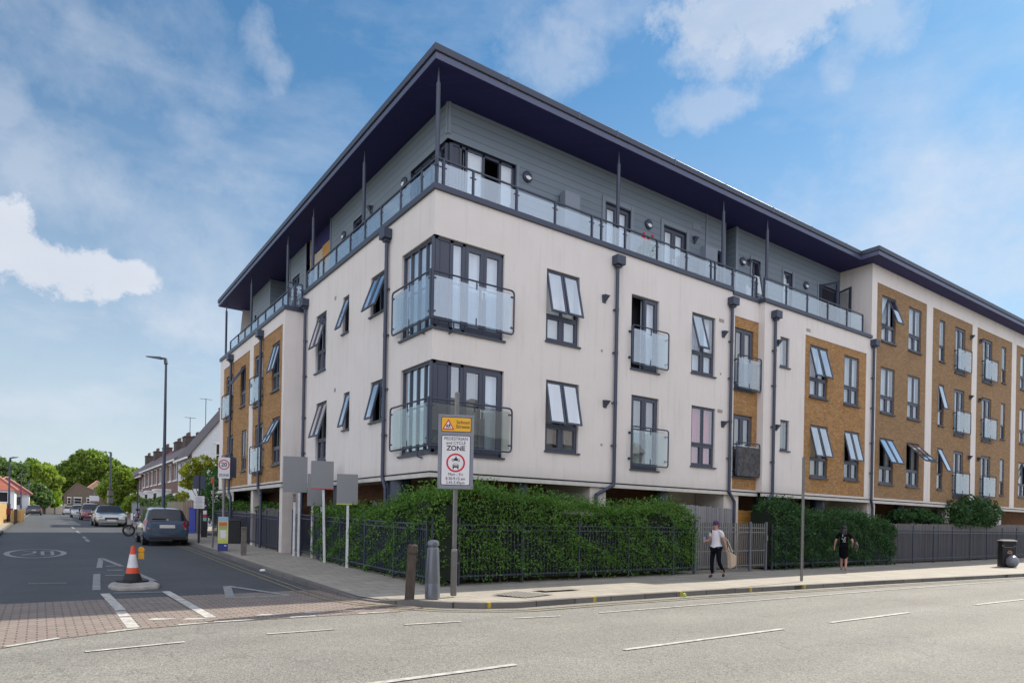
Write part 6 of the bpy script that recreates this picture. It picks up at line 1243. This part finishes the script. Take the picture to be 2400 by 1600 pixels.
def person(t, J, scale, skin, top, legs, shoe):
    sc = lambda L: [tuple(c*scale for c in p) for p in L]
    V = [J['pelvis']]; E = []; Rr = [(.13, .1)]
    neck = chain(V, E, Rr, 0, [(J['waist'], (.115, .085)), (J['chest'], (.15, .1)), (J['collar'], (.09, .07)), (J['neck'], .05), (J['jaw'], (.06, .072)), (J['brow'], (.074, .09)), (J['crown'], (.05, .065))])
    for sd_ in 'LR':
        a = J[sd_]; chain(V, E, Rr, 3, [(a['sh'], .055)]); i = len(V)-1; w_ = chain(V, E, Rr, i, [(a['el'], .04), (a['wr'], .026)]); hand(V, E, Rr, w_, a['hd'], .6, 1 if sd_ == 'L' else -1)
        chain(V, E, Rr, 0, [(a['hip'], .095), (a['kn'], .055), (a['cf'], .05), (a['an'], .035), (a['toe'], .032)])
    skinmesh('body', sc(V), E, [tuple(x*scale for x in (r if isinstance(r, tuple) else (r, r))) for r in Rr], skin, t)
    V = [J['waist']]; E = []; Rr = [top['w']]
    chain(V, E, Rr, 0, [(J['chest'], top['c']), (J['collar'], (.10, .08))])
    c = 2
    for sd_ in 'LR':
        a = J[sd_]; m_ = Vector(a['sh']).lerp(Vector(a['el']), top['sleeve']); chain(V, E, Rr, c, [(a['sh'], .078), (tuple(m_), .066)])
    if top.get('skirt'): chain(V, E, Rr, 0, top['skirt'])
    else: chain(V, E, Rr, 0, [((J['pelvis'][0], 0, J['pelvis'][2]+.02), top['hem'])])
    skinmesh('top', sc(V), E, [tuple(x*scale for x in (r if isinstance(r, tuple) else (r, r))) for r in Rr], top['mat'], t)
    if legs:
        V = [(J['pelvis'][0], 0, J['pelvis'][2]-.02)]; E = []; Rr = [(.14, .11)]
        for sd_ in 'LR': a = J[sd_]; chain(V, E, Rr, 0, [(a['hip'], .102), (a['kn'], .066), (a['cf'], .056), (tuple(Vector(a['an'])+Vector((0, 0, .03))), .046)])
        skinmesh('trousers', sc(V), E, [tuple(x*scale for x in (r if isinstance(r, tuple) else (r, r))) for r in Rr], legs, t)
    for sd_ in 'LR':
        a = J[sd_]; V = [a['an'], tuple(Vector(a['toe'])*.5+Vector(a['an'])*.5), a['toe']]; skinmesh('shoe', sc(V), [(0, 1), (1, 2)], [(.046*scale,)*2, (.045*scale,)*2, (.038*scale,)*2], shoe, t)
def face(t, c, s, f=1):
    x, y, z = c; q = MB()
    for yy in (-.032, .032): q.ball((x+.078*s, yy*s, z+.0), .013*s, n=8, k=5)
    q.build('eyes', WHITE, t, smooth=True)
    q = MB(); q.add([(x+.085*s, -.012*s, z-.03*s), (x+.085*s, .012*s, z-.03*s), (x+.11*s, 0, z-.035*s), (x+.085*s, 0, z+.01*s)], [(0,1,2),(0,2,3),(1,3,2)]); q.build('nose', SKIN, t)
    q = MB(); q.ball((x+.075*s, 0, z-.062*s), .022*s, (.5, 1, .3), 8, 5); q.build('mouth', pm('lips', (.3, .08, .07), .5), t)
    q = MB(); q.ball((x, .078*s, z-.01*s), .022*s, (.7, .4, 1.2), 8, 5); q.ball((x, -.078*s, z-.01*s), .022*s, (.7, .4, 1.2), 8, 5); q.build('ears', SKIN, t, smooth=True)
sc1 = .875
t = thing('person', 'person with purple hair, sunglasses and white t-shirt walking left past the steel gate', 'person', (7.55, -2.22, .0), R(183))
J = dict(pelvis=(0, 0, .93), waist=(.01, 0, 1.08), chest=(.02, 0, 1.3), collar=(.01, 0, 1.43), neck=(.02, 0, 1.5), jaw=(.045, 0, 1.565), brow=(.045, 0, 1.64), crown=(.035, 0, 1.7),
    L=dict(sh=(-.0, .17, 1.41), el=(-.09, .24, 1.14), wr=(-.17, .25, .92), hd=(-.25, 0, -1), hip=(0, .09, .88), kn=(-.02, .1, .5), cf=(-.12, .1, .36), an=(-.3, .1, .13), toe=(-.22, .1, .03)),
    R=dict(sh=(.0, -.17, 1.41), el=(.04, -.22, 1.14), wr=(.25, -.18, 1.14), hd=(1, .1, .05), hip=(0, -.09, .88), kn=(.07, -.1, .49), cf=(.06, -.1, .32), an=(.03, -.1, .085), toe=(.19, -.1, .035)))
person(t, J, sc1, SKIN, dict(mat=pm('white_shirt', (.60, .57, .60), .85, .05), w=(.15, .12), c=(.165, .125), hem=(.15, .125), sleeve=.6), pm('black_cloth', (.006, .007, .011), .95, .1, spec=.1), BLACK)
face(t, (.045*sc1, 0, 1.63*sc1), sc1)
q = MB(); q.ball((.02*sc1, 0, 1.69*sc1), .098*sc1, (1.08, .92, .78), 14, 8, jit=.04); q.ball((-.03*sc1, 0, 1.63*sc1), .088*sc1, (.8, .95, .8), 12, 8, jit=.04); q.build('hair', pm('purple_hair', (.06, .012, .075), .6, .3, 30), t, smooth=True)
q = MB(); 
for yy in (-.035, .035): q.ball((.128*sc1, yy*sc1, 1.632*sc1), .027*sc1, (.3, 1.0, .85), 10, 6)
q.box(.06*sc1, .13*sc1, -.075*sc1, .075*sc1, 1.637*sc1, 1.645*sc1); q.build('sunglasses', BLACK, t)
t = thing('takeaway_cup', 'blue topped paper cup held out in the walking person\'s right hand', 'cup', (7.22, -2.08, .955)); q = MB(); q.lathe([(0, 0), (.03, 0), (.042, .1), (0, .1)], n=16); q.build('cup', pm('cup_brown', (.35, .22, .15), .6), t, smooth=True, angle=40); q = MB(); q.lathe([(.044, .1), (.046, .13), (.036, .15), (0, .15)], n=16); q.build('lid', pm('cup_blue', (.1, .2, .5), .5), t, smooth=True, angle=40)
CAN = pm('canvas', (.42, .33, .24), .9, .1); PALE = pm('pale_canvas', (.5, .5, .4), .9, .1)
t = thing('tote_bag', 'cream canvas tote bag swinging behind the walking person in white', 'bag', (7.8, -2.48, .52)); q = MB(); q.add([(-.06,-.06,.2),(.22,-.05,.08),(.2,-.06,-.17),(.0,-.07,-.25),(-.06,.06,.2),(.22,.05,.08),(.2,.06,-.17),(.0,.07,-.25)], [(0,1,2,3),(4,5,6,7),(0,1,5,4),(1,2,6,5),(2,3,7,6),(3,0,4,7)]); q.build('bag', CAN, t, bevel=.015); q = MB(); q.path([(-.05, -.03, .2), (-.1, -.02, .32), (-.06, .03, .2)], .008); q.path([(-.35, .1, .75), (-.1, 0, .5), (.12, 0, .18)], .009); q.build('strap', PALE, t)
t = thing('person', 'person with long dark hair and black printed dress walking away past the dark hedge', 'person', (14.15, -2.2, 0), R(28))
J = dict(pelvis=(0, 0, .93), waist=(0, 0, 1.08), chest=(.0, 0, 1.3), collar=(.0, 0, 1.43), neck=(.01, 0, 1.5), jaw=(.03, 0, 1.565), brow=(.03, 0, 1.64), crown=(.02, 0, 1.7),
    L=dict(sh=(-.0, .2, 1.39), el=(-.03, .29, 1.13), wr=(.03, .33, .92), hd=(.1, 0, -1), hip=(0, .1, .88), kn=(.1, .08, .5), cf=(.1, .08, .36), an=(.12, .07, .09), toe=(.28, .07, .035)),
    R=dict(sh=(.0, -.2, 1.39), el=(-.08, -.3, 1.15), wr=(.06, -.3, .97), hd=(1, .1, -.4), hip=(0, -.1, .88), kn=(.02, -.08, .5), cf=(-.06, -.08, .34), an=(-.18, -.07, .13), toe=(-.06, -.07, .035)))
sc2 = .85; BKT = pm('black_tshirt', (.004, .004, .006), .95, .1, spec=.1)
person(t, J, sc2, SKIN, dict(mat=BKT, w=(.18, .15), c=(.19, .15), hem=None, sleeve=.7, skirt=[((0, 0, .93), (.2, .17)), ((0, 0, .7), (.225, .19)), ((.02, 0, .44), (.2, .17))]), None, pm('sandal', (.33, .28, .22), .7))
face(t, (.03*sc2, 0, 1.63*sc2), sc2)
q = MB(); q.ball((.0, 0, 1.67*sc2), .1*sc2, (1.05, .98, .95), 14, 8, jit=.03); q.ball((-.07*sc2, 0, 1.46*sc2), .12*sc2, (.55, .95, 1.5), 14, 8, jit=.05); q.build('hair', pm('dark_hair', (.012, .008, .01), .5, .3, 30), t, smooth=True)
q = MB(lambda p: (-.166-.0*abs(p[0]), -p[0], p[1])); Wp = pm('print_white', (.5, .5, .5), .8)
def arcp(cx, cz, r, a0, a1, w_=.012):
    A = np.linspace(a0, a1, 9); q.add([(cx+rr_*math.cos(a), cz+rr_*math.sin(a), 0) for rr_ in (r, r-w_) for a in A], [(i, i+1, 10+i, 9+i) for i in range(8)])
arcp(-.02, 1.16, .035, 1.4, 4.9); arcp(-.02, 1.07, .045, 2.6, 6.0); arcp(.03, 1.08, .03, 0, 5); arcp(.01, 1.01, .035, 0, 6.2); q.box(-.05, .06, .945, .955, 0, .001); q.box(-.03, .05, .965, .975, 0, .001); q.build('print', Wp, t)
t = thing('shoulder_bag', 'patterned shoulder bag hanging at the woman in black\'s right side', 'bag', (14.33, -2.5, .8), R(28)); q = MB(); q.ball((0, 0, 0), .15, (.9, .5, 1.1), 14, 9, jit=.03); q.build('bag', brick_mat('bag_pattern', (.25, .22, .14), (.04, .035, .03), (.02, .02, .02), bw=.06, bh=.03, ms=.01), t, smooth=True); q = MB(); q.path([(0, -.02, .14), (-.03, .12, .45), (0, .02, .14)], .01); q.build('strap', BLACK, t)

# small things on the terrace
t = thing('flower_pot', 'pot of red flowers standing at the glazed terrace rail near the second prop', 'plant pot', (7.35, .35, 8.94)); q = MB(); q.lathe([(0, 0), (.1, 0), (.14, .28), (.15, .3), (0, .3)], n=14); q.build('pot', pm('terracotta', (.3, .12, .06), .8), t, smooth=True, angle=40); bush(t, [(0, 0, .62, .28, 1.0)], 500, HEDGE, .035)
q = MB(); [q.ball((random.uniform(-.25, .25), random.uniform(-.12, .12), random.uniform(.88, 1.12)), .045, n=7, k=5, jit=.2) for _ in range(9)]; q.build('flowers', pm('red_flower', (.6, .02, .03), .6), t)
t = thing('terrace_chair', 'pale outdoor chair behind the glass rail at the far part of the terrace', 'chair', (12.9, .45, 8.94), .3)
q = MB(); q.box(-.24, .24, -.24, .24, .40, .44); q.build('seat', WHITE, t); q = MB(); q.box(-.24, .24, .22, .25, .46, .86); q.build('backrest', WHITE, t)
for a in (-.21, .21):
    for b in (-.21, .21): q = MB(); q.tube((a, b, 0), (a, b, .4), .015, n=6); q.build('leg', WHITE, t)
t = thing('barbecue', 'dark covered barbecue on the terrace above the white return wall', 'barbecue', (-.25, 9.75, 8.36), 0); q = MB(); q.ball((0, 0, .85), .2, (1.1, 1, .8), 14, 8); q.build('bowl', BLACK, t, smooth=True)
for a in range(3): q = MB(); q.tube((.1*math.cos(a*2.1), .1*math.sin(a*2.1), .75), (.25*math.cos(a*2.1), .25*math.sin(a*2.1), 0), .013, n=6); q.build('leg', METAL, t)
t = thing('satellite_aerial', 'thin television aerial on the terraced house roof beside the lamp pole', 'aerial', (4.5, 57.5, 8.3)); q = MB(); q.tube((0, 0, 0), (0, 0, 2.6), .03, n=6); q.tube((-.5, 0, 2.55), (.5, 0, 2.55), .02, n=6); [q.tube((-.4+k*.16, -.2, 2.55), (-.4+k*.16, .2, 2.55), .012, n=5) for k in range(6)]; q.build('mast', METAL, t)
t = thing('satellite_aerial', 'tall thin television aerial near the first chimney above the white gable', 'aerial', (4.4, 49.5, 8.2)); q = MB(); q.tube((0, 0, 0), (0, 0, 3.4), .03, n=6); q.tube((-.5, 0, 3.35), (.5, 0, 3.35), .02, n=6); q.build('mast', METAL, t)
